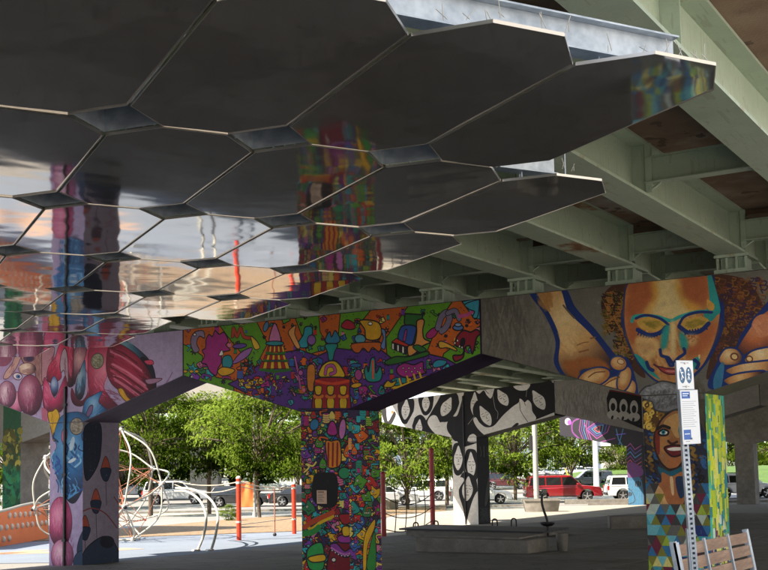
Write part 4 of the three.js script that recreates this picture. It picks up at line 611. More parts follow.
{
  const s2 = deck({ xs: GX, xl: -21.5, xr: 7, z0: ZR1 - 0.2, zs: ZR1 + 0.4, z1: ZR2 - 0.6, b: GB - 0.06, top: GT - 0.06, stiff: [-16.8, -20.8, -24.8, -28.8, -32.8, -36.0], bearing: false, label: 'green girder span reaching on from the painted piers to the black and white pier' });  // slab widened out of view on the right to shade the piers behind
  const q = new THREE.Matrix4().makeTranslation(-11.5, 0, ZR1 - 0.7).multiply(new THREE.Matrix4().makeRotationY(0.088)).multiply(new THREE.Matrix4().makeTranslation(11.5, 0, -(ZR1 - 0.7)));
  s2.applyMatrix4(q);
  const s3 = deck({ xs: GX, xl: -21.5, xr: 9, z0: ZR2 - 0.1, zs: ZR2 + 0.9, z1: ZR3 - 12, b: GB - 0.12, top: GT - 0.12, stiff: [-42, -50, -58, -66], bearing: false, label: 'far girder span over the geometric magenta and blue pier' });  // right side stretched unseen, added to darken the far piers
  s3.applyMatrix4(new THREE.Matrix4().makeTranslation(-11.5 - 2.2, 0, ZR2 - 0.7).multiply(new THREE.Matrix4().makeRotationY(0.118)).multiply(new THREE.Matrix4().makeTranslation(11.5, 0, -(ZR2 - 0.7))));
}

{ // neighbouring viaduct over the leafy green pier
  const x = mural.green.s0 + 3, z = mural.green.at, t = thing('neighbour_viaduct', 'dark viaduct span resting on the green leafy pier left of the playground', 'viaduct', [x, 0, z]), b = EYE + 2.45;
  part('deck_slab', bx(-16, 3.0, b + 0.7, b + 1.05, -1.6, 15), M.soffit, t); part('parapet', bx(2.7, 3.0, b + 1.055, b + 1.6, -1.6, 15), M.concrete, t);
  for (let k = 0; k < 7; k++) part('girder', merge([bx(-4.6 + k - 0.012, -4.6 + k + 0.012, b + 0.031, b + 0.66, -1.6, 15), bx(-4.6 + k - 0.18, -4.6 + k + 0.18, b, b + 0.03, -1.6, 15), bx(-4.6 + k - 0.18, -4.6 + k + 0.18, b + 0.661, b + 0.697, -1.6, 15)]), M.girder, t);
}

// ---------------------------------------------------------------- mirrored ceiling
const MH = 1.96, MS = MH / 2.05, MY = EYE + MH, MOX = -4.7807 * MS, MOZ = -4.5664 * MS, MANG = 59.2592 * Math.PI / 180, DU = 0.9916 * MS, DV = 2.2325 * MS, HU = 0.285, HV = 0.14;
const mirrorXZ = (i, j) => [MOX + i * DU * Math.cos(MANG) - j * DV * Math.sin(MANG), MOZ - i * DU * Math.sin(MANG) - j * DV * Math.cos(MANG)];
M.mirror = std({ metalness: 0.92, roughness: 1, roughnessMap: M.mirrorRough, color: lin(0.52, 0.495, 0.47) });
function mirrorPanel(i, j) {
  const [cx, cz] = mirrorXZ(i + 0.5, j + 0.5), t = thing('mirror_panel', 'polished steel octagonal ceiling panel hung beneath the overpass girders', 'mirror panel', [cx, MY, cz], MANG, 'mirrored ceiling panels');
  // octagon in the panel's own axes: u along x, v along -z
  const g0 = 0.012, a = DU / 2 - g0, b = DV / 2 - g0, hu = HU * DU, hv = HV * DV, k = 0.6;
  const oct = [[-a + hu - g0 * k, -b], [a - hu + g0 * k, -b], [a, -b + hv - g0 * k], [a, b - hv + g0 * k], [a - hu + g0 * k, b], [-a + hu - g0 * k, b], [-a, b - hv + g0 * k], [-a, -b + hv - g0 * k]];
  const rim = []; for (let e = 0; e < 8; e++) { const [p, q] = [oct[e], oct[(e + 1) % 8]], n = [10, 8, 26, 8, 10, 8, 26, 8][e]; for (let s = 0; s < n; s++) rim.push([p[0] + (q[0] - p[0]) * s / n, p[1] + (q[1] - p[1]) * s / n]); }
  // rolled sheet is never flat: a sum of shallow waves, tilt and pillow
  const waves = Array.from({ length: 16 }, (_, w) => { const L = w < 5 ? rr(0.5, 1.3) : w < 11 ? rr(0.2, 0.45) : rr(0.1, 0.18), th = rr(0, TAU), s = w < 5 ? 0.0024 : w < 11 ? 0.0012 : 0.0006; return { kx: Math.cos(th) * TAU / L, kz: Math.sin(th) * TAU / L, ph: rr(0, TAU), a: s * L / TAU }; });
  const tx = rr(-0.004, 0.004), tz = rr(-0.004, 0.004), pil = rr(0.0008, 0.0022);
  const H = (x, z) => { let h = tx * x + tz * z - pil * (x * x * 1.2 + z * z * 0.5), dx = tx - pil * 2.4 * x, dz = tz - pil * z; for (const w of waves) { const p = w.kx * x + w.kz * z + w.ph; h += w.a * Math.sin(p); dx += w.a * w.kx * Math.cos(p); dz += w.a * w.kz * Math.cos(p); } return [h, dx, dz]; };
  const R = 22, N = rim.length, pos = [], nor = [], idx = [], uvs = [], uo = rr(0, 9);
  for (let r = 0; r <= R; r++) for (let s = 0; s < N; s++) { const f = Math.max(0.001, r / R), x = rim[s][0] * f, z = -rim[s][1] * f, [h, dx, dz] = H(x, z), l = Math.hypot(dx, 1, dz); pos.push(x, h, z); uvs.push(x + uo, z + uo * 1.7); nor.push(dx / l, -1 / l, dz / l); }
  for (let r = 0; r < R; r++) for (let s = 0; s < N; s++) { const p = r * N + s, q = r * N + (s + 1) % N; idx.push(p, q, p + N, q, q + N, p + N); }
  const g = new THREE.BufferGeometry(); g.setAttribute('position', new THREE.Float32BufferAttribute(pos, 3)); g.setAttribute('normal', new THREE.Float32BufferAttribute(nor, 3)); g.setAttribute('uv', new THREE.Float32BufferAttribute(uvs, 2)); g.setIndex(idx);
  // faces point down
  { const v = (n) => V(pos[n * 3], pos[n * 3 + 1], pos[n * 3 + 2]), A = v(idx[300]), B = v(idx[301]), C = v(idx[302]); if (B.sub(A).cross(C.sub(A)).y > 0) for (let q = 0; q < idx.length; q += 3) [idx[q + 1], idx[q + 2]] = [idx[q + 2], idx[q + 1]]; g.setIndex(idx); }
  part('mirror_face', g, M.mirror, t);
  // folded return along the edge and a back tray
  const band = [], up = 0.018; oct.forEach((p, e) => { const q = oct[(e + 1) % 8], len = Math.hypot(q[0] - p[0], q[1] - p[1]), w = new THREE.BoxGeometry(len + 0.004, up, 0.005); w.translate(0, up / 2 - 0.004, 0); w.rotateY(-Math.atan2(-(q[1] - p[1]), q[0] - p[0])); w.translate((p[0] + q[0]) / 2, 0, -(p[1] + q[1]) / 2); band.push(metric(w)); });
  part('edge_return', merge(band), M.steelEdge, t);
  const sh = new THREE.Shape(oct.map(([x, z]) => new THREE.Vector2(x * 0.985, z * 0.985))), tray = new THREE.ShapeGeometry(sh); tray.rotateX(-Math.PI / 2); tray.translate(0, up - 0.006, 0);
  part('back_sheet', tray, M.galv, t);
  for (const z of [DV * 0.29, -DV * 0.29]) for (const e of [-0.2, 0.2]) { const short = j === -1 && z > 0; part('hanger', bar([e, up - 0.01, z], [e, short ? 0.13 : GB - MY - 0.003, z], 0.008), M.galv, t); }
  return t;
}
for (let j = -2; j <= 6; j++) for (let i = -3; i <= 3; i++) {
  const right = j === -2 ? -1 : j === -1 ? 2 : j <= 3 ? 3 : j === 4 ? 2 : j === 5 ? 2 : 1;
  if (i > right) continue;
  const o = mirrorPanel(i, j), has = (a, b) => a >= -3 && b >= -2 && b <= 6 && a <= (b === -2 ? -1 : b === -1 ? 2 : b <= 3 ? 3 : b <= 5 ? 2 : 1);
  if (has(i - 1, j) && has(i, j - 1) && has(i - 1, j - 1)) { // galvanised box closing the diamond gap at this panel's corner: four upstands and a lid
    const a = HU * DU * 1.03, b = HV * DV * 1.03, c = [[-a, 0], [0, -b], [a, 0], [0, b]], h = 0.34, g = new THREE.ExtrudeGeometry(new THREE.Shape(c.map((p) => new THREE.Vector2(p[0] * 1.06, p[1] * 1.06))), { depth: 0.006, bevelEnabled: false }); g.rotateX(-Math.PI / 2); g.translate(-DU / 2, h + 0.002, DV / 2);
    const box = part('gap_box', metric(g), M.galv, o);
    c.forEach((p, e) => { const q = c[(e + 1) % 4], w = new THREE.BoxGeometry(Math.hypot(q[0] - p[0], q[1] - p[1]), h - 0.02, 0.003); w.translate(0, (h - 0.02) / 2 + 0.02, 0); w.rotateY(Math.atan2(q[1] - p[1], q[0] - p[0])); w.translate((p[0] + q[0]) / 2 - DU / 2, 0, -(p[1] + q[1]) / 2 + DV / 2); part('upstand', metric(w), M.galv, box); });
  }
  const L = { '2,-1': 'pointed outer mirror panel reflecting the yellow green flank of the woman pier', '1,-1': 'large dark mirror panel next to the one reflecting yellow green paint', '3,0': 'dark slender mirror panel whose free tip points at the green girder webs', '3,1': 'outer mirror panel below the dark slender one, part sunlit in reflection', '1,0': 'mirror panel holding the upper end of the cartoon pier reflection', '0,-1': 'largest dark mirror panel with no picture in it beside the free beam' }[i + ',' + j];
  if (L) { o.userData.label = L; delete o.userData.group; }
}
// galvanised channels that carry the panels
for (const k of [-1, 0]) { const off = 0.21;
  const j = k + off, i0 = k ? -3.1 : 3.05, i1 = k === -2 ? -0.1 : k === -1 ? 2.83 : 3.6; 
  const [ax, az] = mirrorXZ(i0, j), [bx_, bz] = mirrorXZ(i1, j), L = Math.hypot(bx_ - ax, bz - az);
  const t = thing('hanger_beam', k ? 'long galvanised steel beam with open flanges standing above the free panel edge' : 'short galvanised steel beam end above the slender dark mirror panel', 'steel beam', [(ax + bx_) / 2, MY, (az + bz) / 2], MANG);
  part('beam_section', merge([bx(-L / 2, L / 2, 0.141, 0.299, -0.008, 0.008), bx(-L / 2, L / 2, 0.13, 0.14, -0.06, 0.06), bx(-L / 2, L / 2, 0.3, 0.31, -0.06, 0.06)]), M.galv, t);
  const rods = []; for (let s = -L / 2 + 0.4; s < L / 2; s += k ? 1.9 : 0.3) rods.push(metric(bar([s, 0.31, 0.03], [s, GB - MY - 0.002, 0.03], 0.012)));
  part('hanger_rods', merge(rods), M.galv, t);
  const clips = []; for (let s = -L / 2 + 0.25; s < L / 2; s += 0.5) clips.push(bx(s - 0.012, s + 0.012, 0.05, 0.128, -0.05, -0.045));
  part('panel_clips', merge(clips), M.galv, t);
}
// wire ties standing up along the open edge
{
  const t = thing('cable_tie', 'pale wire ties sticking up along the open edge of the mirrored panels', 'wire ties', [0, 0, 0]);
  let k = 0;
  for (const [i, j] of [[1.1, -0.93], [1.2, -0.95], [1.29, -0.97], [1.34, -0.99], [1.6, -0.98], [1.74, -0.98], [2.1, -0.93], [2.28, -0.96], [2.4, -0.97], [2.5, -0.97], [2.62, -0.97], [2.7, -0.965], [3.3, -0.02], [3.4, -0.01]]) { const [x, z] = mirrorXZ(i, j); for (let s = 0; s < 2; s++) part('wire', bar([x + s * 0.02, MY + 0.03, z], [x + rr(-0.03, 0.03), MY + rr(0.06, 0.13), z + rr(-0.03, 0.03)], 0.0022, 4), M.knob, t); }
}
// ---------------------------------------------------------------- trees
function leafCloud(n, R, ry, clumps, seedv, size, tone) {           // leaf sprays gathered in clumps through the crown
  seed = seedv; const pos = [], col = [], idx = [], nor = [], C = [];
  for (let c = 0; c < clumps; c++) { const a = rr(0, TAU), h = rr(-1, 1), r = Math.sqrt(1 - h * h) * Math.cbrt(rr(0.12, 1)); C.push([Math.cos(a) * r * R, h * ry * Math.cbrt(rr(0.3, 1)), Math.sin(a) * r * R, rr(0.13, 0.28) * R]); }
  for (let k = 0; k < n; k++) {
    const c = C[k % clumps], a = rr(0, TAU), h = rr(-1, 1), r = Math.cbrt(rnd()) * c[3], q = Math.sqrt(1 - h * h);
    const p = V(c[0] + Math.cos(a) * q * r * 1.25, c[1] + h * r * 0.5 - 0.12 * r, c[2] + Math.sin(a) * q * r * 1.25);
    const s = size * rr(0.5, 1.45), yaw = rr(0, TAU), n0 = V(p.x / R * 0.75 + rr(-0.7, 0.7), 0.75 + p.y / ry * 0.3 + rr(-0.5, 0.4), p.z / R * 0.75 + rr(-0.7, 0.7)).normalize(), u = V(Math.cos(yaw), rr(-0.4, 0.2), Math.sin(yaw)).cross(n0).normalize(), w = n0.clone().cross(u).normalize(), b = pos.length / 3;
    const A = p.clone().addScaledVector(u, -s), B = p.clone().addScaledVector(w, s * 0.32).addScaledVector(u, 0.1 * s), D = p.clone().addScaledVector(u, s), E = p.clone().addScaledVector(w, -s * 0.32), nn = u.clone().cross(w).normalize();
    const t = rnd(), g = mixc(tone[0], tone[1], t);
    for (const v of [A, B, D, E]) { pos.push(v.x, v.y, v.z); nor.push(nn.x, nn.y, nn.z); col.push(...g); }
    idx.push(b, b + 1, b + 2, b, b + 2, b + 3);
  }
  const g = new THREE.BufferGeometry(); g.setAttribute('position', new THREE.Float32BufferAttribute(pos, 3)); g.setAttribute('normal', new THREE.Float32BufferAttribute(nor, 3)); g.setAttribute('color', new THREE.Float32BufferAttribute(col, 3)); g.setIndex(idx); return [g, C];
}
const treeKit = [[11, [[0.36, 0.58, 0.07], [0.58, 0.76, 0.16]]], [23, [[0.33, 0.54, 0.06], [0.52, 0.70, 0.13]]], [37, [[0.28, 0.47, 0.055], [0.45, 0.62, 0.11]]]].map(([s, tone]) => {
  const [g, C] = leafCloud(11000, 1, 0.72, 90, s, 0.035, tone), limbs = [];
  seed = s * 3;
  for (const c of C.filter((_, i) => i % 3 === 0)) { const st = V(rr(-0.03, 0.03), rr(-0.75, -0.3), rr(-0.03, 0.03)); limbs.push(tube([st, V(c[0] * 0.45, (st.y + c[1]) / 2 + 0.08, c[2] * 0.45), V(c[0], c[1], c[2])], 0.012, 6, 4)); }
  return { g, limbs: merge(limbs) };
});
function tree(l, d, crownY, R, kind, label, opt = {}) {              // l metres right of the view axis, d ahead, crown centre height above eye
  const [x, z] = LD(l, d), y = gy(x, z), t = thing('tree', label, 'tree', [x, y, z], rr(0, TAU), opt.group), cy = EYE + crownY - y, K = treeKit[kind];
  const cr = part('crown', K.g, M.leaf, t); cr.position.y = cy; cr.scale.set(R, R * (opt.tall ?? 1.1), R);
  const lean = opt.lean ?? 0, r = opt.r ?? 0.13;
  const tr = part('trunk', merge([tube([V(0, -0.1, 0), V(lean * 0.3, cy * 0.4, 0.04), V(lean * 0.5, cy - R * 0.2, 0)], r, 10, 8)]), M.bark, t);
  const li = part('limbs', K.limbs, M.bark, t); li.position.y = cy; li.scale.set(R, R * (opt.tall ?? 1.1), R);
  return t;
}
const pxL = (px, d) => (px - 384) / FPX * d, pxH = (px, py, d) => (455.3 - (px - 384) * 0.0186 - py) / FPX * d;   // height above the eye of a pixel at depth d
[[150, 425, 62, 48, 1, 'broad bright green tree behind the rope climbing sphere'], [208, 436, 66, 40, 0, 'bright green tree between the climbing sphere and the red rope posts'], [258, 428, 57, 50, 0, 'bright green tree with a leaning dark trunk behind the red rope posts', { lean: -0.9, r: 0.1 }],
  [120, 450, 78, 40, 2, 'deep green tree behind the bare pier and climbing sphere'], [405, 450, 66, 46, 1, 'green tree behind the dark red posts', { r: 0.11 }], [378, 436, 70, 34, 2, 'darker green tree behind the cartoon pier shaft', { r: 0.14 }], [444, 440, 74, 34, 0, 'light green tree behind the black and white pier shaft'],
  [512, 438, 80, 42, 0, 'light green tree right behind the concrete lamp pole'], [568, 432, 98, 44, 1, 'slender tree with a dark trunk behind the red car'], [618, 446, 112, 28, 2, 'small tree on the grass bank beyond the white car'], [655, 440, 116, 34, 2, 'tree on the grass bank hidden partly by the painted woman pier'],
  [232, 446, 96, 50, 1, 'pale green tree seen between the playground trees, beyond the street'], [160, 446, 100, 46, 0, 'pale green tree beyond the street behind the climbing sphere'], [480, 446, 108, 42, 1, 'pale tree beyond the street behind the white hatchback'], [20, 455, 74, 46, 2, 'deep green tree past the green painted pier face'], [296, 448, 84, 38, 1, 'green tree behind the cartoon pier on the street side']
].forEach(([px, py, d, rpx, kind, label, opt]) => tree(pxL(px, d), d, pxH(px, py - 3, d), rpx * 1.28 / FPX * d, kind, label, opt));
for (let i = 0; i < 22; i++) { seed = 900 + i; const d = rr(172, 210), px = -60 + i * 40 + rr(-12, 12); tree(pxL(px, d), d, rr(1.5, 4.5), rr(6, 9), i % 3, 'leafy tree in the far row beyond the parking lot', { group: 'far row of trees beyond the parking lot', r: 0.2 }); }
seed = 4242;
function shrub(px, py, d, rpx, label) { const [x, z] = LD(pxL(px, d), d), t = thing('shrub', label, 'shrub', [x, gy(x, z), z]); const R = rpx / FPX * d, f = part('foliage', treeKit[2].g, M.leaf, t); f.scale.set(R, R, R); f.position.y = R * 0.75; const st = part('stem', merge([0, 1, 2, 3].map((k) => bar([0, -0.05, 0], [Math.cos(k * 1.6) * R * 0.5, R, Math.sin(k * 1.6) * R * 0.5], 0.015, 5))), M.bark, t); return t; }
shrub(228, 515, 52, 11, 'low dark green shrub in the mulch bed near the orange red post');
shrub(608, 468, 118, 10, 'rounded shrub on the grass bank');

// ---------------------------------------------------------------- cars
const carGeo = {};
function carShapes(kind) {
  if (carGeo[kind]) return carGeo[kind];
  const suv = kind === 'suv', Lh = suv ? 2.55 : kind === 'hatch' ? 2.15 : 2.3, W = suv ? 1.9 : 1.78, Hs = suv ? 1.1 : 0.92, Hr = suv ? 1.8 : 1.47, wr = suv ? 0.38 : 0.33, wx = suv ? 1.5 : 1.32, cl = suv ? 0.36 : 0.24;
  // body side outline, front at +x
  const sh = new THREE.Shape(); sh.moveTo(-Lh + 0.08, cl);
  sh.lineTo(-wx - wr - 0.08, cl); sh.absarc(-wx, wr + 0.01, wr + 0.08, Math.PI, 0, true); sh.lineTo(wx - wr - 0.08, cl - 0.02); sh.absarc(wx, wr + 0.01, wr + 0.08, Math.PI, 0, true); sh.lineTo(Lh - 0.1, cl);
  sh.quadraticCurveTo(Lh + 0.02, cl + 0.05, Lh, cl + 0.35); sh.quadraticCurveTo(Lh - 0.02, Hs - 0.18, Lh - 0.22, Hs - 0.1); sh.quadraticCurveTo(Lh * 0.62, Hs + 0.0, Lh * 0.40, Hs + 0.03);
  sh.lineTo(-Lh + 0.25, Hs + 0.04); sh.quadraticCurveTo(-Lh - 0.02, Hs, -Lh, Hs - 0.35); sh.quadraticCurveTo(-Lh - 0.02, cl + 0.1, -Lh + 0.08, cl);
  const body = new THREE.ExtrudeGeometry(sh, { depth: W - 0.16, bevelEnabled: true, bevelThickness: 0.08, bevelSize: 0.07, bevelOffset: -0.07, bevelSegments: 3, curveSegments: 14 }); body.translate(0, 0, -(W - 0.16) / 2);
  // plan taper towards the ends
  { const p = body.attributes.position; for (let i = 0; i < p.count; i++) { const x = p.getX(i), t = Math.max(0, Math.abs(x) / Lh - 0.72) / 0.28; p.setZ(i, p.getZ(i) * (1 - 0.13 * t * t)); } body.computeVertexNormals(); }
  const f0 = suv ? Lh * 0.50 : Lh * 0.44, f1 = suv ? Lh * 0.22 : Lh * 0.12, r0 = kind === 'sedan' ? -Lh * 0.72 : -Lh + 0.1, r1 = kind === 'sedan' ? -Lh * 0.42 : -Lh + (suv ? 0.32 : 0.42);
  const taper = (g, extra = 0) => { const p = g.attributes.position; for (let i = 0; i < p.count; i++) { const t = Math.max(0, (p.getY(i) - Hs) / (Hr - Hs)); p.setZ(i, p.getZ(i) * (1 - 0.2 * t)); } g.computeVertexNormals(); return g; };
  const cab = new THREE.Shape(); cab.moveTo(r0, Hs - 0.05); cab.lineTo(f0, Hs - 0.05); cab.lineTo(f1, Hr - 0.08); cab.quadraticCurveTo(f1 - 0.12, Hr, f1 - 0.4, Hr); cab.lineTo(r1 + 0.25, Hr - 0.01); cab.quadraticCurveTo(r1, Hr - 0.02, r1 - 0.04, Hr - 0.14); cab.closePath();
  const cw = W - 0.14, cabin = new THREE.ExtrudeGeometry(cab, { depth: cw - 0.1, bevelEnabled: true, bevelThickness: 0.05, bevelSize: 0.05, bevelOffset: -0.05, bevelSegments: 2, curveSegments: 8 }); cabin.translate(0, 0, -(cw - 0.1) / 2); taper(cabin);
  // side glass
  const y0 = Hs + 0.06, y1 = Hr - 0.13, xf = (y) => f0 + (f1 - f0) * (y - Hs + 0.05) / (Hr - Hs - 0.03) - 0.12, xr = (y) => r0 + (r1 - r0 - 0.04) * (y - Hs + 0.05) / (Hr - Hs) + 0.12;
  const cuts = suv ? [-1.35, -0.35, 0.0] : [-0.95, 0.0], panes = [], bounds = [null, ...cuts.map((c) => c), null], list = suv ? [[null, -1.28], [-1.2, -0.22], [-0.14, null]] : [[null, -0.12], [-0.04, null]];
  for (const s of [-1, 1]) for (const [a, b] of list) { const q = [[a ?? xr(y0), y0], [b ?? xf(y0), y0], [b ?? xf(y1), y1], [a ?? xr(y1), y1]]; if (q[1][0] - q[0][0] < 0.15) continue; const pg = new THREE.ExtrudeGeometry(new THREE.Shape(q.map((v) => new THREE.Vector2(...v))), { depth: 0.012, bevelEnabled: false }); pg.translate(0, 0, s > 0 ? cw / 2 - 0.006 : -cw / 2 - 0.006); taper(pg); panes.push(pg); }
  const slab = (xa, ya, xb, yb, inset) => { const w0 = cw / 2 * (1 - 0.2 * Math.max(0, (ya - Hs) / (Hr - Hs))) - inset, w1 = cw / 2 * (1 - 0.2 * (yb - Hs) / (Hr - Hs)) - inset, n = V(-(yb - ya), xb - xa, 0).normalize(), sg = n.x * (xa > 0 ? 1 : -1) < 0 ? -1 : 1; n.multiplyScalar(sg * 0.012); const g = new THREE.BufferGeometry(), P = [[xa, ya, -w0], [xa, ya, w0], [xb, yb, w1], [xb, yb, -w1]].map(([x, y, z]) => [x + n.x, y + n.y, z]); g.setAttribute('position', new THREE.Float32BufferAttribute([...P[0], ...P[1], ...P[2], ...P[0], ...P[2], ...P[3]], 3)); g.computeVertexNormals(); return metric(g); };
  const wind = slab(f0 - 0.03, Hs + 0.02, f1 + 0.02, Hr - 0.13, 0.1), rear = slab(r0 + 0.01, Hs + 0.1, r1 - 0.03, Hr - 0.2, 0.14);
  const tyre = new THREE.TorusGeometry(wr - 0.085, 0.085, 8, 22), disc = new THREE.CylinderGeometry(wr - 0.09, wr - 0.09, 0.05, 18); disc.rotateX(Math.PI / 2); disc.translate(0, 0, 0.05);
  tyre.scale(1, 1, 1.25);
  const spokes = []; for (let k = 0; k < 5; k++) { const b = new THREE.BoxGeometry(0.06, wr - 0.11, 0.03); b.translate(0, (wr - 0.11) / 2, 0.085); b.rotateZ(k * TAU / 5); spokes.push(b); } const hubc = new THREE.CylinderGeometry(0.07, 0.07, 0.05, 10); hubc.rotateX(Math.PI / 2); hubc.translate(0, 0, 0.09); spokes.push(hubc);
  const zb = W / 2 + 0.001;
  return (carGeo[kind] = { Lh, W, Hs, Hr, wr, wx, cl, body, cabin, panes, wind, rear, tyre, disc, spokes: merge(spokes), suv });
}
function car(kind, paint, px, py, d, face, label, opt = {}) {         // px, py: where the car's middle touches the ground in the picture
  const S = carShapes(kind), l = pxL(px, d), [x, z] = LD(l, d);
  const t = thing('parked_car', label, 'car', [x, gy(x, z) + 0.012, z], YAW + (face > 0 ? 0 : Math.PI) + (opt.turn ?? 0), undefined);
  const m = phys({ color: lin(...paint), roughness: 0.35, clearcoat: 1, clearcoatRoughness: 0.06, metalness: opt.metal ?? 0.1 });
  const k = opt.scale ?? 1; t.scale.set(k, k, k);
  const b = part('body', S.body, m, t); part('cabin', S.cabin, m, t);
  for (const p of S.panes) part('side_window', p, M.glass, t);
  part('windscreen', S.wind, M.glass, t); part('rear_window', S.rear, M.glass, t);
  for (const sx of [-1, 1]) for (const sz of [-1, 1]) { const w = new THREE.Group(); w.name = 'wheel'; w.position.set(sx * S.wx, S.wr, sz * (S.W / 2 - 0.13)); if (sz < 0) w.rotation.y = Math.PI; t.add(w); part('tyre', S.tyre, M.tyre, w); part('rim', merge([S.disc]), M.trim, w); part('spokes', S.spokes, M.rim, w); }
  for (const sz of [-1, 1]) {
    part('headlight', bx(S.Lh - 0.28, S.Lh - 0.02, S.Hs - 0.38, S.Hs - 0.2, sz * (S.W * 0.36) - 0.16, sz * (S.W * 0.36) + 0.16), M.lampClear, t);
    part('tail_light', bx(-S.Lh - 0.015, -S.Lh + 0.2, S.Hs - 0.32, S.Hs - 0.02, sz * (S.W * 0.40) - 0.09, sz * (S.W * 0.40) + 0.10), M.lampRed, t);
    part('door_seam', merge([bx(-0.1, -0.085, S.cl + 0.08, S.Hs, sz * (S.W / 2) - 0.004, sz * (S.W / 2) + 0.004), bx(0.92, 0.935, S.cl + 0.1, S.Hs, sz * (S.W / 2) - 0.004, sz * (S.W / 2) + 0.004), bx(-S.wx + S.wr + 0.1, wxm(S), S.cl + 0.02, S.cl + 0.09, sz * (S.W / 2) - 0.006, sz * (S.W / 2) + 0.006)]), M.trim, t);
    for (const hx of [-0.3, 0.66]) part('door_handle', bx(hx - 0.1, hx + 0.1, S.Hs - 0.18, S.Hs - 0.14, sz * (S.W / 2) - 0.01, sz * (S.W / 2) + 0.02), m, t);
    part('wing_mirror', (() => { const g = new RoundedBoxGeometry(0.16, 0.15, 0.2, 2, 0.04); g.translate(S.Lh * 0.34, S.Hs + 0.1, sz * (S.W / 2 + 0.06)); return g; })(), m, t);
    if (S.suv) part('roof_rail', bar([-1.9, S.Hr + 0.05, sz * 0.6], [0.1, S.Hr + 0.05, sz * 0.6], 0.022), M.trim, t);
  }
  part('grille', bx(S.Lh - 0.05, S.Lh + 0.012, S.Hs - 0.42, S.Hs - 0.22, -0.42, 0.42), M.trim, t); part('bumper', bx(S.Lh - 0.1, S.Lh + 0.03, S.cl + 0.04, S.cl + 0.2, -S.W * 0.4, S.W * 0.4), M.trim, t); part('bumper', bx(-S.Lh - 0.03, -S.Lh + 0.1, S.cl + 0.06, S.cl + 0.24, -S.W * 0.4, S.W * 0.4), M.trim, t);
  part('number_plate', bx(-S.Lh - 0.04, -S.Lh - 0.032, S.cl + 0.3, S.cl + 0.44, -0.16, 0.16), M.white, t);
  return t;
}
const wxm = (S) => S.wx - S.wr - 0.1;
const WHITE = [0.78, 0.78, 0.77], SILVER = [0.45, 0.46, 0.48], BLACK = [0.015, 0.016, 0.018], RED = [0.25, 0.004, 0.009];
car('suv', RED, 559, 501, 75.6, 1, 'red four door sport utility car parked at the street kerb', { scale: 1.03 });
car('suv', WHITE, 637, 500, 76.4, 1, 'white sport utility car nose to tail behind the red one', { scale: 0.97 });
car('hatch', WHITE, 477, 502, 75.0, 1, 'white hatchback half hidden by the black and white pier');
car('suv', WHITE, 418, 497, 82.0, -1, 'white sport utility car seen between the dark red posts', { scale: 0.9 });
car('sedan', SILVER, 384, 503, 75.0, 1, 'silver sedan behind the rope net post', { scale: 0.98 });
car('sedan', BLACK, 300, 505, 77.0, 1, 'black sedan parked behind the rope posts');
car('hatch', BLACK, 238, 504, 77.6, 1, 'black hatchback behind the orange sheet and red post');
car('sedan', WHITE, 269, 489, 104, 1, 'white sedan parked across the street above the black sedan');
car('sedan', WHITE, 322, 489, 106, -1, 'white sedan across the street near the cartoon pier');
car('suv', SILVER, 176, 503, 84, 1, 'pale silver sport utility car behind the climbing sphere', { metal: 0.3 });
car('suv', WHITE, 128, 495, 98, 1, 'white sport utility car behind the sphere hub, far side of the street', { scale: 0.95 });
car('suv', WHITE, 738, 497.5, 76.6, 1, 'white crossover car in the shade behind the painted woman pier', { scale: 0.95 });
car('sedan', SILVER, 534, 477, 146, 1, 'silver car in the far lot above the red car roof', { scale: 1 });
car('sedan', WHITE, 572, 477, 150, -1, 'white car in the far lot above the red car bonnet', { scale: 1 });
car('hatch', [0.05, 0.08, 0.16], 500, 477, 148, 1, 'dark blue car in the far lot beside the lamp pole', { scale: 1 });
car('suv', [0.09, 0.02, 0.025], 503, 489, 104, 1, 'dark maroon car across the street behind the white hatchback', { scale: 0.9 });
car('suv', [0.1, 0.1, 0.11], 586, 490, 104, -1, 'charcoal car across the street behind the red car bonnet', { scale: 0.9 });
car('sedan', SILVER, 40, 500, 90, 1, 'silver car past the bare concrete pier', { scale: 1 });

// ---------------------------------------------------------------- far viaduct and buildings
{
  const [x, z] = LD(-14, 92), t = thing('far_viaduct', 'pale concrete viaduct with dark columns beyond the playground trees', 'viaduct', [x, gy(x, z), z], YAW);
  const yb = EYE + pxH(260, 402, 92) - gy(x, z);
  part('deck_beam', bx(-26, 12.5, yb, yb + 1.5, -4.5, 4.5), M.pale, t); part('parapet', bx(-26, 12.5, yb + 1.505, yb + 2.5, 4.1, 4.4), M.pale, t);
  part('edge_girder', bx(-26, 12.5, yb - 0.7, yb - 0.003, 2.4, 2.7), M.trim, t); part('edge_girder', bx(-26, 12.5, yb - 0.7, yb - 0.003, -2.7, -2.4), M.trim, t);
  for (const cx of [-23, -11.5, -1.2, 8.4]) { part('column', bx(cx - 1.15, cx + 1.15, -0.3, yb - 0.71, -1.1, 1.1), M.concrete, t); part('column_cap', bx(cx - 1.6, cx + 1.6, yb - 1.4, yb - 0.72, -3, 3), M.concrete, t); }
}
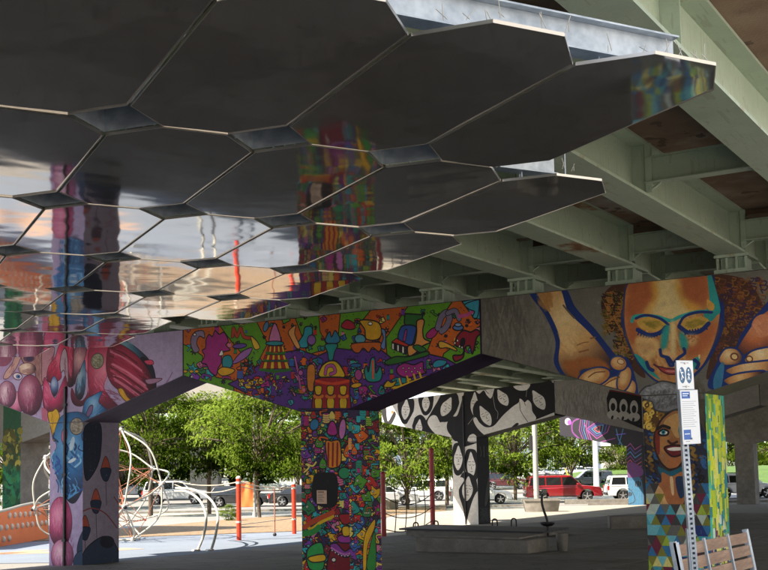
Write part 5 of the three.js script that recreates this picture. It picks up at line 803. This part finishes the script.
function lowBlock(l, d, w, h, deep, bays, storeys, wallMat, label, band) {
  const [x, z] = LD(l, d), t = thing('building', label, 'building', [x, gy(x, z), z], YAW);
  part('wall', bx(-w / 2, w / 2, -0.2, h, -deep, 0), wallMat, t); part('roof', bx(-w / 2 - 0.3, w / 2 + 0.3, h + 0.003, h + 0.5, -deep - 0.3, 0.3), M.pale, t);
  const bw = w / bays, sh = h / storeys;
  for (let i = 0; i < bays; i++) for (let s = 0; s < storeys; s++) { const x0 = -w / 2 + i * bw + bw * 0.14, x1 = x0 + bw * 0.72, y0 = s * sh + sh * 0.28, y1 = s * sh + sh * 0.86; const f = part('window', merge([bx(x0 - 0.08, x0, y0, y1, 0.003, 0.1), bx(x1, x1 + 0.08, y0, y1, 0.003, 0.1), bx(x0 - 0.08, x1 + 0.08, y1, y1 + 0.09, 0.003, 0.1), bx(x0 - 0.1, x1 + 0.1, y0 - 0.1, y0, 0.003, 0.14)]), M.white, t); part('pane', bx(x0, x1, y0, y1, 0.003, 0.04), M.glass, f); }
  return t;
}
lowBlock(22, 172, 64, 7, 14, 16, 2, flatPaint('#8795a2'), 'low blue grey office building with ribbon windows behind the far lot');
lowBlock(-60, 165, 60, 8, 14, 14, 2, flatPaint('#a8a29a'), 'low grey building seen through the trees past the viaduct');
{ // unseen building added right of frame to bounce sunlight under the edge girder
  const t = thing('building', 'added unseen pale building that bounces sunlight onto the outer edge girder', 'building', [16, gy(16, -14), -14]);
  part('wall', bx(0, 12, -1.2, 13, -32, 26), M.white, t); part('roof', bx(-0.3, 12.3, 13.003, 13.4, -32.3, 26.3), M.concrete, t);
  for (let s = 0; s < 4; s++) for (let i = 0; i < 12; i++) { const y = 0.8 + s * 3.1, z = -29 + i * 4.6; const f = part('window', merge([bx(-0.1, -0.003, y - 0.1, y, z - 0.1, z + 1.5), bx(-0.1, -0.003, y + 1.7, y + 1.8, z - 0.1, z + 1.5), bx(-0.1, -0.003, y, y + 1.7, z - 0.1, z), bx(-0.1, -0.003, y, y + 1.7, z + 1.4, z + 1.5)]), M.white, t); part('pane', bx(-0.05, -0.003, y, y + 1.7, z, z + 1.4), M.glass, f); }
}
{ const [x, z] = LD(pxL(613, 128), 128), t = thing('far_column', 'beige concrete column standing on the grass bank behind the red car', 'column', [x, gy(x, z), z], YAW); part('column_shaft', bx(-1.5, 1.3, -0.2, 7.6, -1.2, 1.2), M.pale, t); part('column_head', bx(-3.2, 3.0, 7.603, 9.0, -1.6, 1.6), M.pale, t); }
// poles
function pole(px, d, top, r, mat, label, extra) { const [x, z] = LD(pxL(px, d), d), y = gy(x, z), h = EYE + pxH(px, top, d) - y, t = thing('lamp_pole', label, 'pole', [x, y, z], YAW); const g = new THREE.CylinderGeometry(r * 0.75, r, h + 0.1, 12); g.translate(0, h / 2 - 0.05, 0); part('shaft', g, mat, t); const b = new THREE.CylinderGeometry(r * 1.6, r * 1.9, 0.25, 12); b.translate(0, 0.12, 0); part('base', b, mat, t); if (extra) extra(t, h); return t; }
pole(533, 73.5, 330, 0.19, M.poleGrey, 'thick grey concrete pole standing before the red car', (t, h) => { part('control_box', bx(-0.36, -0.17, 3.6, 4.6, -0.1, 0.1), M.trim, t); part('arm', bar([0, h - 0.1, 0], [3, h + 0.4, 0], 0.06), M.poleGrey, t); });
pole(593, 92, 330, 0.24, M.white, 'white pole on the far kerb above the red car bonnet', (t, h) => { part('arm', bar([0, h - 0.1, 0], [-2.5, h + 0.3, 0], 0.06), M.white, t); part('small_sign', bx(0.25, 1.3, 3.9, 4.5, -0.03, 0.03), M.white, t); });
pole(524, 112, 430, 0.1, M.white, 'thin pale post beside the far lot cars');
pole(253, 58, 395, 0.07, M.poleGrey, 'thin grey lamp post with a round foot beside the orange sheet', (t, h) => { part('lamp_head', bx(-0.5, 0.1, h - 0.05, h + 0.06, -0.12, 0.12), M.poleGrey, t); });
{ // yellow sleeve of a guy wire
  const a = G(580, 501.5), [lx, lz] = LD(-2, 0), t = thing('guy_wire', 'yellow guard sleeve of a slanting guy wire beside the red car', 'guy wire', [a.x, a.y, a.z], YAW);
  part('yellow_sleeve', bar([0, -0.05, 0], [-0.95, 2.3, 0], 0.05, 8), M.yellow, t); part('wire', bar([-0.95, 2.3, 0], [-2.6, 6.4, 0], 0.012, 5), M.trim, t);
}
// orange sheet hung by the lamp post
{ const b = G(247, 509), t = thing('orange_banner', 'orange fabric sheet on a frame beside the thin lamp post', 'banner', [b.x, b.y, b.z], YAW), k = FPX / depthOf(b.x, b.z), w = 14 / k, h = 24 / k; const g = new THREE.PlaneGeometry(w, h, 10, 10), p = g.attributes.position; for (let i = 0; i < p.count; i++) p.setZ(i, 0.08 * Math.sin(p.getX(i) * 9) * (0.5 + p.getY(i))); g.translate(0, h / 2 + 0.15, 0); g.computeVertexNormals(); const om = M.orange.clone(); om.side = THREE.DoubleSide; part('sheet', g, om, t); part('frame', merge([bar([-w / 2 - 0.04, -0.05, 0], [-w / 2 - 0.04, h + 0.2, 0], 0.03), bar([w / 2 + 0.04, -0.05, 0], [w / 2 + 0.04, h + 0.2, 0], 0.03), bar([-w / 2 - 0.04, h + 0.2, 0], [w / 2 + 0.04, h + 0.2, 0], 0.03)]), M.poleGrey, t); }

// ---------------------------------------------------------------- playground
{ // rope climbing sphere: bent tube frame with hubs and an inner net
  const R = 2.02, foot = G(147, 541), c = atD(103, 493, depthOf(foot.x, foot.z) + 0.4), gyc = gy(c.x, c.z), t = thing('rope_climbing_sphere', 'cream tube climbing sphere filled with an orange rope net', 'climbing frame', [c.x, gyc, c.z], YAW), cy = c.y - gyc;
  const H = [[-0.80, 0.55, 0.25], [0.30, 0.94, 0.1], [0.95, 0.12, 0.28], [0.52, -0.18, 0.83], [0.5, -0.84, 0.2], [-0.92, -0.2, 0.33], [-0.35, 0.15, 0.92], [-0.45, -0.86, 0.2], [-0.2, 0.7, -0.68], [0.6, 0.35, -0.72], [-0.7, -0.1, -0.7], [0.2, -0.5, -0.84]].map((h) => V(...h).normalize().multiplyScalar(R));
  H.forEach((h) => { if (h.y + cy < 0.06) h.y = 0.06 - cy; });
  const E = [[0, 1], [1, 2], [1, 3], [2, 3], [2, 4], [3, 4], [0, 5], [0, 6], [1, 6], [5, 6], [3, 6], [5, 7], [6, 7], [4, 7], [3, 7], [1, 8], [0, 8], [8, 9], [1, 9], [2, 9], [9, 11], [2, 11], [8, 10], [0, 10], [5, 10], [10, 11], [4, 11], [7, 11], [7, 10]];
  const P = (v) => V(v.x, v.y + cy, v.z);
  for (const [a, b] of E) { const mid = H[a].clone().add(H[b]).multiplyScalar(0.5), m2 = mid.clone().normalize().multiplyScalar(R * 1.02); if (m2.y + cy < 0.06) m2.y = 0.06 - cy; part('frame_tube', tube([P(H[a]), P(m2), P(H[b])], 0.027, 14, 7), M.tubeCream, t); }
  H.forEach((h) => { const hb = part('hub', ball(P(h), 0.085, 12), M.hub, t); const cap = new THREE.CylinderGeometry(0.05, 0.06, 0.05, 10); cap.applyQuaternion(new THREE.Quaternion().setFromUnitVectors(V(0, 1, 0), h.clone().normalize())); cap.translate(...P(h.clone().multiplyScalar(1.045)).toArray()); part('hub_cap', cap, M.trim, hb); });
  seed = 77; const inner = []; for (let i = 0; i < 24; i++) { const a = rr(0, TAU), y = rr(-0.8, 0.8), r = rr(0.3, 0.95); inner.push(V(Math.cos(a) * r, y, Math.sin(a) * r).multiplyScalar(R * 0.72)); }
  const net = []; H.forEach((h) => { [...inner].sort((p, q) => p.distanceTo(h) - q.distanceTo(h)).slice(0, 5).forEach((p) => net.push(bar(P(h), P(p), 0.01, 5))); }); inner.forEach((p, i) => inner.slice(i + 1).filter((q) => q.distanceTo(p) < 1.25).forEach((q) => net.push(bar(P(p), P(q), 0.01, 5))));
  part('rope_net', merge(net), M.rope, t); inner.forEach((p) => part('rope_joint', ball(P(p), 0.035, 8), M.red, t));
}
{ // pair of curved tubes
  const tubeD = (list) => list.map(([x, y, d]) => atD(x, y, d));
  const f1 = G(196, 551), f2 = G(210, 551), d1 = depthOf(f1.x, f1.z);
  const run = [[[175, 491, 31.6], [188, 492, 30.5], [200, 501, 29], [206, 516, 28], [204, 534, d1 + 0.2]], [[176, 488, 31.9], [193, 489.5, 31], [209, 498, 30], [217.5, 513, 28.8], [216, 533, d1 + 0.5]]];
  [f1, f2].forEach((f, k) => { const t = thing('climbing_arch', k ? 'outer of two curved cream tubes arching beside the climbing sphere' : 'inner of two curved cream tubes arching beside the climbing sphere', 'climbing arch', [f.x, f.y, f.z]); const pts = [...tubeD(run[k]), f.clone().add(V(0, -0.08, 0))].map((p) => p.sub(f)); part('arch_tube', tube(pts, 0.034, 40, 8), M.tubeCream, t); part('foot_plate', (() => { const g = new THREE.CylinderGeometry(0.1, 0.12, 0.04, 12); g.translate(0, 0.025, 0); return g; })(), M.hub, t); });
}
{ // orange climbing board with knobs
  const a = G(-26, 551), b = G(47, 538.5), d = [depthOf(a.x, a.z), depthOf(b.x, b.z)], t = thing('climbing_board', 'orange climbing board with cream knobs and a tube rim', 'climbing board', [a.x, a.y, a.z]);
  const ux = b.clone().sub(a), L = ux.length(), dir = ux.clone().normalize(), top = [[-26, 518], [0, 511.5], [20, 506], [37, 504.5], [45, 515], [49, 531]].map(([x, y]) => { const k = (x + 26) / 73, p = atD(x, y, d[0] + (d[1] - d[0]) * Math.min(1, k)), q = p.clone().sub(a); return [q.dot(dir), q.y]; });
  const sh = new THREE.Shape(); sh.moveTo(0, -0.03); top.forEach((p) => sh.lineTo(...p)); sh.lineTo(L, ux.y + 0.02); sh.closePath();
  const g = new THREE.ExtrudeGeometry(sh, { depth: 0.04, bevelEnabled: true, bevelSize: 0.01, bevelThickness: 0.01, bevelSegments: 1 });
  const yaw = Math.atan2(-dir.z, dir.x); const grp = t; grp.rotation.y = yaw;
  part('board', metric(g), M.orange, t);
  part('rim_tube', tube([[0, top[0][1] + 0.03, 0.02], ...top.slice(1).map(([x, y]) => [x, y + 0.03, 0.02]), [L + 0.05, ux.y + 0.05, 0.02]], 0.045, 40, 8), M.tubeCream, t);
  const inside = (x, y) => { let yt = 0; for (let i = 0; i < top.length - 1; i++) if (x >= top[i][0] && x <= top[i + 1][0]) yt = top[i][1] + (top[i + 1][1] - top[i][1]) * (x - top[i][0]) / (top[i + 1][0] - top[i][0]); return y > 0.12 && y < yt - 0.14; };
  for (let i = 0; i < 14; i++) for (let j = 0; j < 5; j++) { const x = 0.25 + i * 0.5 + (j % 2) * 0.25, y = 0.2 + j * 0.33 + ux.y * x / L; if (x < L - 0.15 && inside(x, y)) { const k = new THREE.SphereGeometry(0.09, 10, 7); k.scale(1, 1, 0.7); k.translate(x, y, 0.06); part('knob', k, M.knob, t); } }
}
// rope posts
function post(px, base, top, r, mat, label, cap, group) {
  const f = G(px, base), d = depthOf(f.x, f.z), h = (base - top) / FPX * d, t = thing('rope_post', label, 'post', [f.x, f.y, f.z]);
  const g = new THREE.CylinderGeometry(r, r, h + 0.1, 16); g.translate(0, h / 2 - 0.05, 0); part('shaft', g, mat, t);
  const c = new THREE.SphereGeometry(r * 1.12, 14, 8, 0, TAU, 0, Math.PI / 2); c.translate(0, h, 0); part('cap', c, cap, t);
  const k = new THREE.CylinderGeometry(r * 1.15, r * 1.15, 0.07, 16); k.translate(0, h - 0.12, 0); part('collar', k, cap, t);
  const k2 = new THREE.CylinderGeometry(r * 1.12, r * 1.12, 0.05, 16); k2.translate(0, h * 0.3, 0); part('collar', k2, cap, t);
  return { f, h, top: V(f.x, f.y + h - 0.1, f.z), at: (q) => V(f.x, f.y + h * q, f.z) };
}
const pA = post(239, 540.5, 479.5, 0.072, M.red, 'orange red rope post standing in sun beside the green shrub', M.knob), pB = post(294.3, 534, 485, 0.072, M.red, 'orange red rope post standing in sun close to the cartoon pier', M.knob);
const pC = post(384, 537, 475, 0.075, M.redDark, 'dark red rope post beside the cartoon pier shaft', M.redDark), pD = post(433, 529, 451.5, 0.085, M.redDark, 'tall dark red rope post left of the black and white pier', M.redDark);
{
  const ropes = (name, label, list, mat) => { const t = thing(name, label, 'rope'); list.forEach((pts) => part('rope', tube(pts, 0.016, 24, 5), mat, t)); return t; };
  const sag = (a, b, s) => [a, a.clone().lerp(b, 0.25).add(V(0, -s * 0.75, 0)), a.clone().lerp(b, 0.5).add(V(0, -s, 0)), a.clone().lerp(b, 0.75).add(V(0, -s * 0.75, 0)), b];
  const hub = atD(174, 481, 33); const up = (p, k) => p.clone().add(V(0, k, 0));
  ropes('rope_bridge', 'pale ropes strung from the climbing sphere over the two orange red posts', [sag(hub, pA.top, 0.12), sag(up(hub, -0.1), pA.at(0.86), 0.2), sag(pA.top, pB.top, 0.08), sag(pA.at(0.88), pB.at(0.94), 0.12), sag(pA.at(0.25), pB.at(0.32), 0.0)], M.ropePale);
  const mid = pA.at(0.9).lerp(pB.at(0.95), 0.62).add(V(0, -0.08, 0)), hang = thing('hanging_rope', 'short rope with a black end ball hanging between the orange red posts', 'rope', mid.toArray());
  part('rope', tube([[0, 0, 0], [0.01, -0.7, 0], [0, -1.42, 0]], 0.02, 12, 6), M.rope, hang); part('end_ball', ball(V(0, -1.44, 0), 0.06), M.dark, hang); part('rope_tail', bar([0, -1.46, 0], [0, -1.72, 0], 0.01), M.ropePale, hang);
  const net = []; for (let i = 0; i < 4; i++) net.push(sag(pC.at(0.9 - i * 0.26), pD.at(0.62 - i * 0.17), 0.35 - i * 0.05)); for (let i = 1; i < 5; i++) { const a = pC.at(0.9).lerp(pD.at(0.62), i / 5).add(V(0, -0.25, 0)), b = pC.at(0.1).lerp(pD.at(0.08), i / 5).add(V(0, -0.12, 0)); net.push([a, a.clone().lerp(b, 0.5).add(V(0.12, 0, 0.1)), b]); }
  ropes('rope_net', 'dark rope net slung between the two dark red posts', net, M.ropeDark);
}

// ---------------------------------------------------------------- furniture under the overpass
{ // long concrete block bench with steel hoops
  const z0 = -21.35, xl = -12.78, xr = -9.98, y = gy(-11.2, z0), t = thing('concrete_bench', 'long low dark concrete bench block beyond the cartoon pier', 'bench', [(xl + xr) / 2, y, z0 - 0.6]), w = (xr - xl) / 2;
  part('block', (() => { const g = new RoundedBoxGeometry(w * 2, 0.5, 1.1, 2, 0.03); g.translate(0, 0.07, 0.05); return metric(g); })(), M.concrete, t);
  part('seat_slab', bx(-w - 0.2, w - 0.3, 0.323, 0.36, -0.75, 0.4), M.concrete, t);
}
{ const a = G(404, 536), t = thing('timber_platform', 'low dark platform behind the long concrete bench', 'platform', [a.x + 2.1, a.y, a.z - 0.6]); for (let i = 0; i < 6; i++) part('plank', bx(-2.1, 2.6, 0.2, 0.25, -0.9 + i * 0.3, -0.62 + i * 0.3), M.trim, t); part('base', bx(-1.9, 2.4, -0.1, 0.197, -0.8, 0.8), M.concrete, t); }
for (const [px, py, lab] of [[416, 534.5, 'steel hoop rack at the left end of the low platform'], [436, 533, 'steel hoop rack beside the tall dark red post'], [495, 531, 'steel hoop rack beside the black and white pier foot'], [514, 530.5, 'steel hoop rack between the black and white pier and the dish post']]) {
  const f = G(px, py), d = depthOf(f.x, f.z), t = thing('bike_hoop', lab, 'bike rack', [f.x, f.y, f.z], YAW), w = 2.4 / FPX * d, h = 12 / FPX * d;
  part('hoop', tube([[-w, -0.08, 0], [-w, h * 0.7, 0], [-w * 0.6, h * 0.95, 0], [w * 0.6, h * 0.95, 0], [w, h * 0.7, 0], [w, -0.08, 0]], 0.025, 30, 6), M.pipe, t);
}
function taperBlock(px0, px1, base, hpx, flare, mat, name, label, deep) {
  const a = G(px0, base), b = G(px1, base), d = depthOf(a.x, a.z), k = FPX / d, w = (px1 - px0) / k, h = hpx / k, [x, z] = LD(pxL((px0 + px1) / 2, d), d), t = thing(name, label, name.includes('planter') ? 'planter' : 'block', [x, gy(x, z), z - deep / 2], YAW);
  const g = new THREE.CylinderGeometry(w / 2 * 1.414, w / 2 * 1.414 * flare, h + 0.1, 4, 1); g.rotateY(Math.PI / 4); g.scale(1, 1, deep / w); g.translate(0, h / 2 - 0.05, 0);
  part('body', metric(g.toNonIndexed()), mat, t);
  if (name.includes('planter')) { part('rim', merge([bx(-w / 2 - 0.04, w / 2 + 0.04, h + 0.002, h + 0.08, deep / 2 - 0.12, deep / 2 + 0.04), bx(-w / 2 - 0.04, w / 2 + 0.04, h + 0.002, h + 0.08, -deep / 2 - 0.04, -deep / 2 + 0.12)]), mat, t); part('soil', bx(-w / 2 + 0.1, w / 2 - 0.1, h + 0.002, h + 0.03, -deep / 2 + 0.13, deep / 2 - 0.13), M.mulch, t); }
  return t;
}
taperBlock(516, 551, 512.5, 11, 0.86, M.concrete, 'concrete_planter', 'tapered concrete planter trough standing in sun before the red car', 1.0);
taperBlock(549, 559.5, 553, 19, 0.7, M.concrete, 'concrete_block', 'tapered grey concrete block at the end of the long bench', 0.3);
taperBlock(601, 660, 530, 13, 1, M.concrete, 'low_wall', 'dark low concrete wall block left of the painted woman pier', 0.6);
taperBlock(373, 392, 511, 9, 1, M.concrete, 'concrete_planter', 'small concrete planter box behind the rope net', 0.8);
taperBlock(560, 640, 504.5, 4.5, 1, M.concrete, 'low_kerb_wall', 'low pale concrete edging before the red and white cars', 0.3);
{ // post with a dish
  const f = G(548, 537), d = depthOf(f.x, f.z), k = FPX / d, t = thing('dish_post', 'bent dark post with a round dish and small head beside the concrete block', 'post', [f.x, f.y, f.z], YAW);
  const Q = (px, py) => V((px - 548) / k, (537 - py) / k, 0);
  part('stem', tube([Q(548.5, 539), Q(548, 530), Q(547.5, 520), Q(545, 512), Q(543, 503), Q(543.5, 494)], 0.035, 30, 8), M.pipe, t);
  const dish = new THREE.LatheGeometry([[0.02, -0.08], [0.13, -0.06], [0.2, 0.0], [0.21, 0.04], [0.19, 0.04], [0.02, -0.02]].map((p) => new THREE.Vector2(...p)), 20); dish.translate(...Q(548, 524).toArray()); part('dish', dish, M.pipe, t);
  const hd = new RoundedBoxGeometry(0.16, 0.09, 0.1, 2, 0.03); hd.translate(...Q(545.5, 491).toArray()); part('head', hd, M.poleGrey, t);
}
{ // slatted park bench seen from behind its back rest
  const x = -3.16, z0 = -9.96, z1 = -12.5, zc = (z0 + z1) / 2, y = gy(x, zc), t = thing('park_bench', 'wooden slatted park bench with grey steel frames beside the perforated sign post', 'bench', [x, y, zc]), H = L2 => L2, hl = (z0 - z1) / 2;
  const tip = (z) => gy(x, z + zc) - y;                              // the bench follows the fall of the paving
  for (let k = 0; k < 4; k++) { const g = bx(-0.022, 0.022, -0.055, 0.055, -hl + 0.02, hl - 0.02); g.rotateZ(0.16); const yy = 0.41 + 0.1 + k * 0.135; g.translate(0.03 - k * 0.0 + (k - 1.5) * 0.022 * -1, 0, 0); const p = g.attributes.position; for (let i = 0; i < p.count; i++) p.setY(i, p.getY(i) + yy - 0.04 + tip(p.getZ(i))); g.attributes.uv.needsUpdate = true; const uv = g.attributes.uv; for (let i = 0; i < uv.count; i++) uv.setXY(i, p.getZ(i) + k * 3.1, p.getY(i) * 1 + k * 0.37); part('back_slat', g, M.wood, t); }
  for (let k = 0; k < 5; k++) { const g = bx(-0.5 + k * 0.1, -0.41 + k * 0.1, 0.41, 0.45, -hl + 0.02, hl - 0.02), p = g.attributes.position; for (let i = 0; i < p.count; i++) p.setY(i, p.getY(i) + tip(p.getZ(i))); part('seat_slat', g, M.wood, t); }
  for (const z of [hl, hl * 0.34, -hl * 0.34, -hl]) { const o = tip(z), end = Math.abs(z) > hl * 0.9; const leg = part('leg', merge([bx(-0.46, -0.41, -0.05 + o, 0.405 + o, z - 0.03, z + 0.03), bx(0.0, 0.05, -0.05 + o, 0.45 + o, z - 0.03, z + 0.03), bx(-0.46, 0.05, 0.36 + o, 0.405 + o, z - 0.028, z + 0.028)]), M.poleGrey, t); const b = bx(-0.012, 0.012, -0.3, 0.3, z - (end ? 0.045 : 0.02), z + (end ? 0.045 : 0.02)); b.rotateZ(0.16); b.translate(end ? 0.05 : 0.062, 0.66 + o, 0); part('back_bracket', b, M.galv, t); if (end) { const e = bx(-0.03, 0.03, -0.31, 0.31, z - 0.02, z + 0.02); e.rotateZ(0.16); e.translate(0.03, 0.66 + o, z > 0 ? 0.025 : -0.025); part('end_frame', e, M.galv, t); } }
}
{ // perforated post with two notices
  const d = 8.6, [x, z] = LD(pxL(690.6, d), d), y = gy(x, z), t = thing('sign_post', 'leaning perforated steel post carrying two white notices with blue marks', 'sign', [x, y, z], YAW), k = FPX / d;
  const h = EYE + pxH(683, 362, d) - y, lean = -0.033;
  const tiltG = (g) => { g.rotateZ(-lean); return g; };
  // square tube with punched holes: front strip built as two rails and webs between holes
  const w = 0.052, n = 72, pitch = (h + 0.3) / n, rail = [bx(-w / 2, -w * 0.2, -0.3, h, -0.004, 0), bx(w * 0.2, w / 2, -0.3, h, -0.004, 0), bx(-w / 2, -w / 2 + 0.004, -0.3, h, -w, -0.0045), bx(w / 2 - 0.004, w / 2, -0.3, h, -w, -0.0045), bx(-w / 2 + 0.0045, w / 2 - 0.0045, -0.3, h, -w, -w + 0.004)];
  for (let i = 0; i < n; i++) rail.push(bx(-w * 0.2 + 0.0004, w * 0.2 - 0.0004, -0.3 + i * pitch, -0.3 + i * pitch + pitch * 0.52, -0.0038, -0.0002));
  part('perforated_tube', tiltG(merge(rail)), M.galv, t);
  part('inner_tube', tiltG(bx(-w / 2 - 0.012, -w / 2 - 0.003, 0.3, 1.15, -w, 0)), M.galv, t);
  // notices
  const print = (wpx, hpx, draw) => { const c = document.createElement('canvas'); c.width = wpx; c.height = hpx; const g = c.getContext('2d'); g.fillStyle = '#eceef0'; g.fillRect(0, 0, wpx, hpx); draw(g, wpx, hpx); const tx = new THREE.CanvasTexture(c); tx.colorSpace = THREE.SRGBColorSpace; return std({ map: tx, roughness: 0.35 }); };
  const blue = '#1d5fb4';
  const top = print(256, 220, (g, W, H) => { g.strokeStyle = '#b8bec6'; g.lineWidth = 3; g.strokeRect(3, 3, W - 6, H - 6); for (const cx of [78, 182]) { g.fillStyle = '#1c5a86'; g.beginPath(); g.ellipse(cx, 112, 46, 62, 0, 0, TAU); g.fill(); g.strokeStyle = '#fff'; g.fillStyle = '#fff'; g.lineWidth = 9; g.beginPath(); if (cx < 100) { g.moveTo(58, 84); g.lineTo(80, 112); g.lineTo(66, 148); g.moveTo(80, 112); g.lineTo(100, 134); g.moveTo(64, 92); g.lineTo(98, 92); } else { g.moveTo(164, 148); g.lineTo(180, 120); g.lineTo(198, 148); g.moveTo(180, 120); g.lineTo(182, 92); g.moveTo(164, 104); g.lineTo(200, 110); } g.stroke(); g.beginPath(); g.arc(cx < 100 ? 60 : 182, 74, 9, 0, TAU); g.fill(); } g.fillStyle = '#8a9098'; g.fillRect(60, 16, 130, 5); g.fillRect(70, 196, 110, 5); });
  const low = print(256, 440, (g, W, H) => { g.fillStyle = blue; g.fillRect(20, 14, 120, 56); g.fillStyle = '#dfe8f4'; g.fillRect(36, 26, 88, 9); g.fillRect(36, 44, 70, 7); g.fillStyle = '#aab0b8'; for (let i = 0; i < 13; i++) { g.fillRect(22, 92 + i * 17, 205 - (i * 37) % 60, 4); } g.fillStyle = blue; g.fillRect(20, 322, 104, 80); g.fillStyle = '#dfe8f4'; g.fillRect(34, 352, 74, 8); g.fillStyle = '#8a9098'; g.fillRect(44, 414, 60, 5); g.strokeStyle = '#b8bec6'; g.lineWidth = 3; g.strokeRect(3, 3, W - 6, H - 6); });
  const board = (wd, hg, cy, mat, name, yaw, xo, zo = 0.02) => { const G1 = new THREE.Group(); G1.name = name; t.add(G1); G1.position.set(-lean * -cy + xo, cy, zo); G1.rotation.set(0, yaw, -lean * 1.0); const sh = new THREE.BoxGeometry(wd, hg, 0.004); part('plate', sh, M.galv, G1); const f = new THREE.PlaneGeometry(wd, hg); f.translate(0, 0, 0.0045); part('printed_face', f, mat, G1); for (const s of [-0.4, 0.4]) { const b = new THREE.CylinderGeometry(0.008, 0.008, 0.03, 8); b.rotateX(Math.PI / 2); b.translate(0, hg * s, 0); part('bolt', b, M.steelEdge, G1); } };
  const H1 = 29 / k, H2 = 54 / k, ytop = h + 0.01, yaw = 0.72;
  board(0.23, H1, ytop - H1 / 2, top, 'upper_notice', yaw, 0.03); board(0.25, H2, ytop - H1 - H2 / 2 - 0.004, low, 'lower_notice', yaw, 0.045);
}
{ // paper notice on the black patch of the cartoon pier
  const c = onZ(322, 497, ZR1), c0 = onZ(317, 490, ZR1), c1 = onZ(327, 503.5, ZR1), w = c1.x - c0.x, h = c0.y - c1.y, cv = document.createElement('canvas'); cv.width = 128; cv.height = 170; const g = cv.getContext('2d'); g.fillStyle = '#d8b9a0'; g.fillRect(0, 0, 128, 170); g.fillStyle = '#6a5248'; g.fillRect(12, 14, 84, 14); for (let i = 0; i < 7; i++) g.fillRect(12, 46 + i * 15, 96 - (i * 29) % 40, 5); const tx = new THREE.CanvasTexture(cv); tx.colorSpace = THREE.SRGBColorSpace;
  const t = thing('paper_notice', 'beige paper notice on the black patch of the cartoon pier', 'notice', [c.x, c.y, ZR1 + 0.004]); part('paper', bx(-w / 2, w / 2, -h / 2, h / 2, 0, 0.004), std({ color: 0xd8b9a0, roughness: 0.9 }), t); const f = new THREE.PlaneGeometry(w - 0.004, h - 0.004); f.translate(0, 0, 0.007); part('printed_face', f, std({ map: tx, roughness: 0.85 }), t);
}
renderer.render(scene, camera);
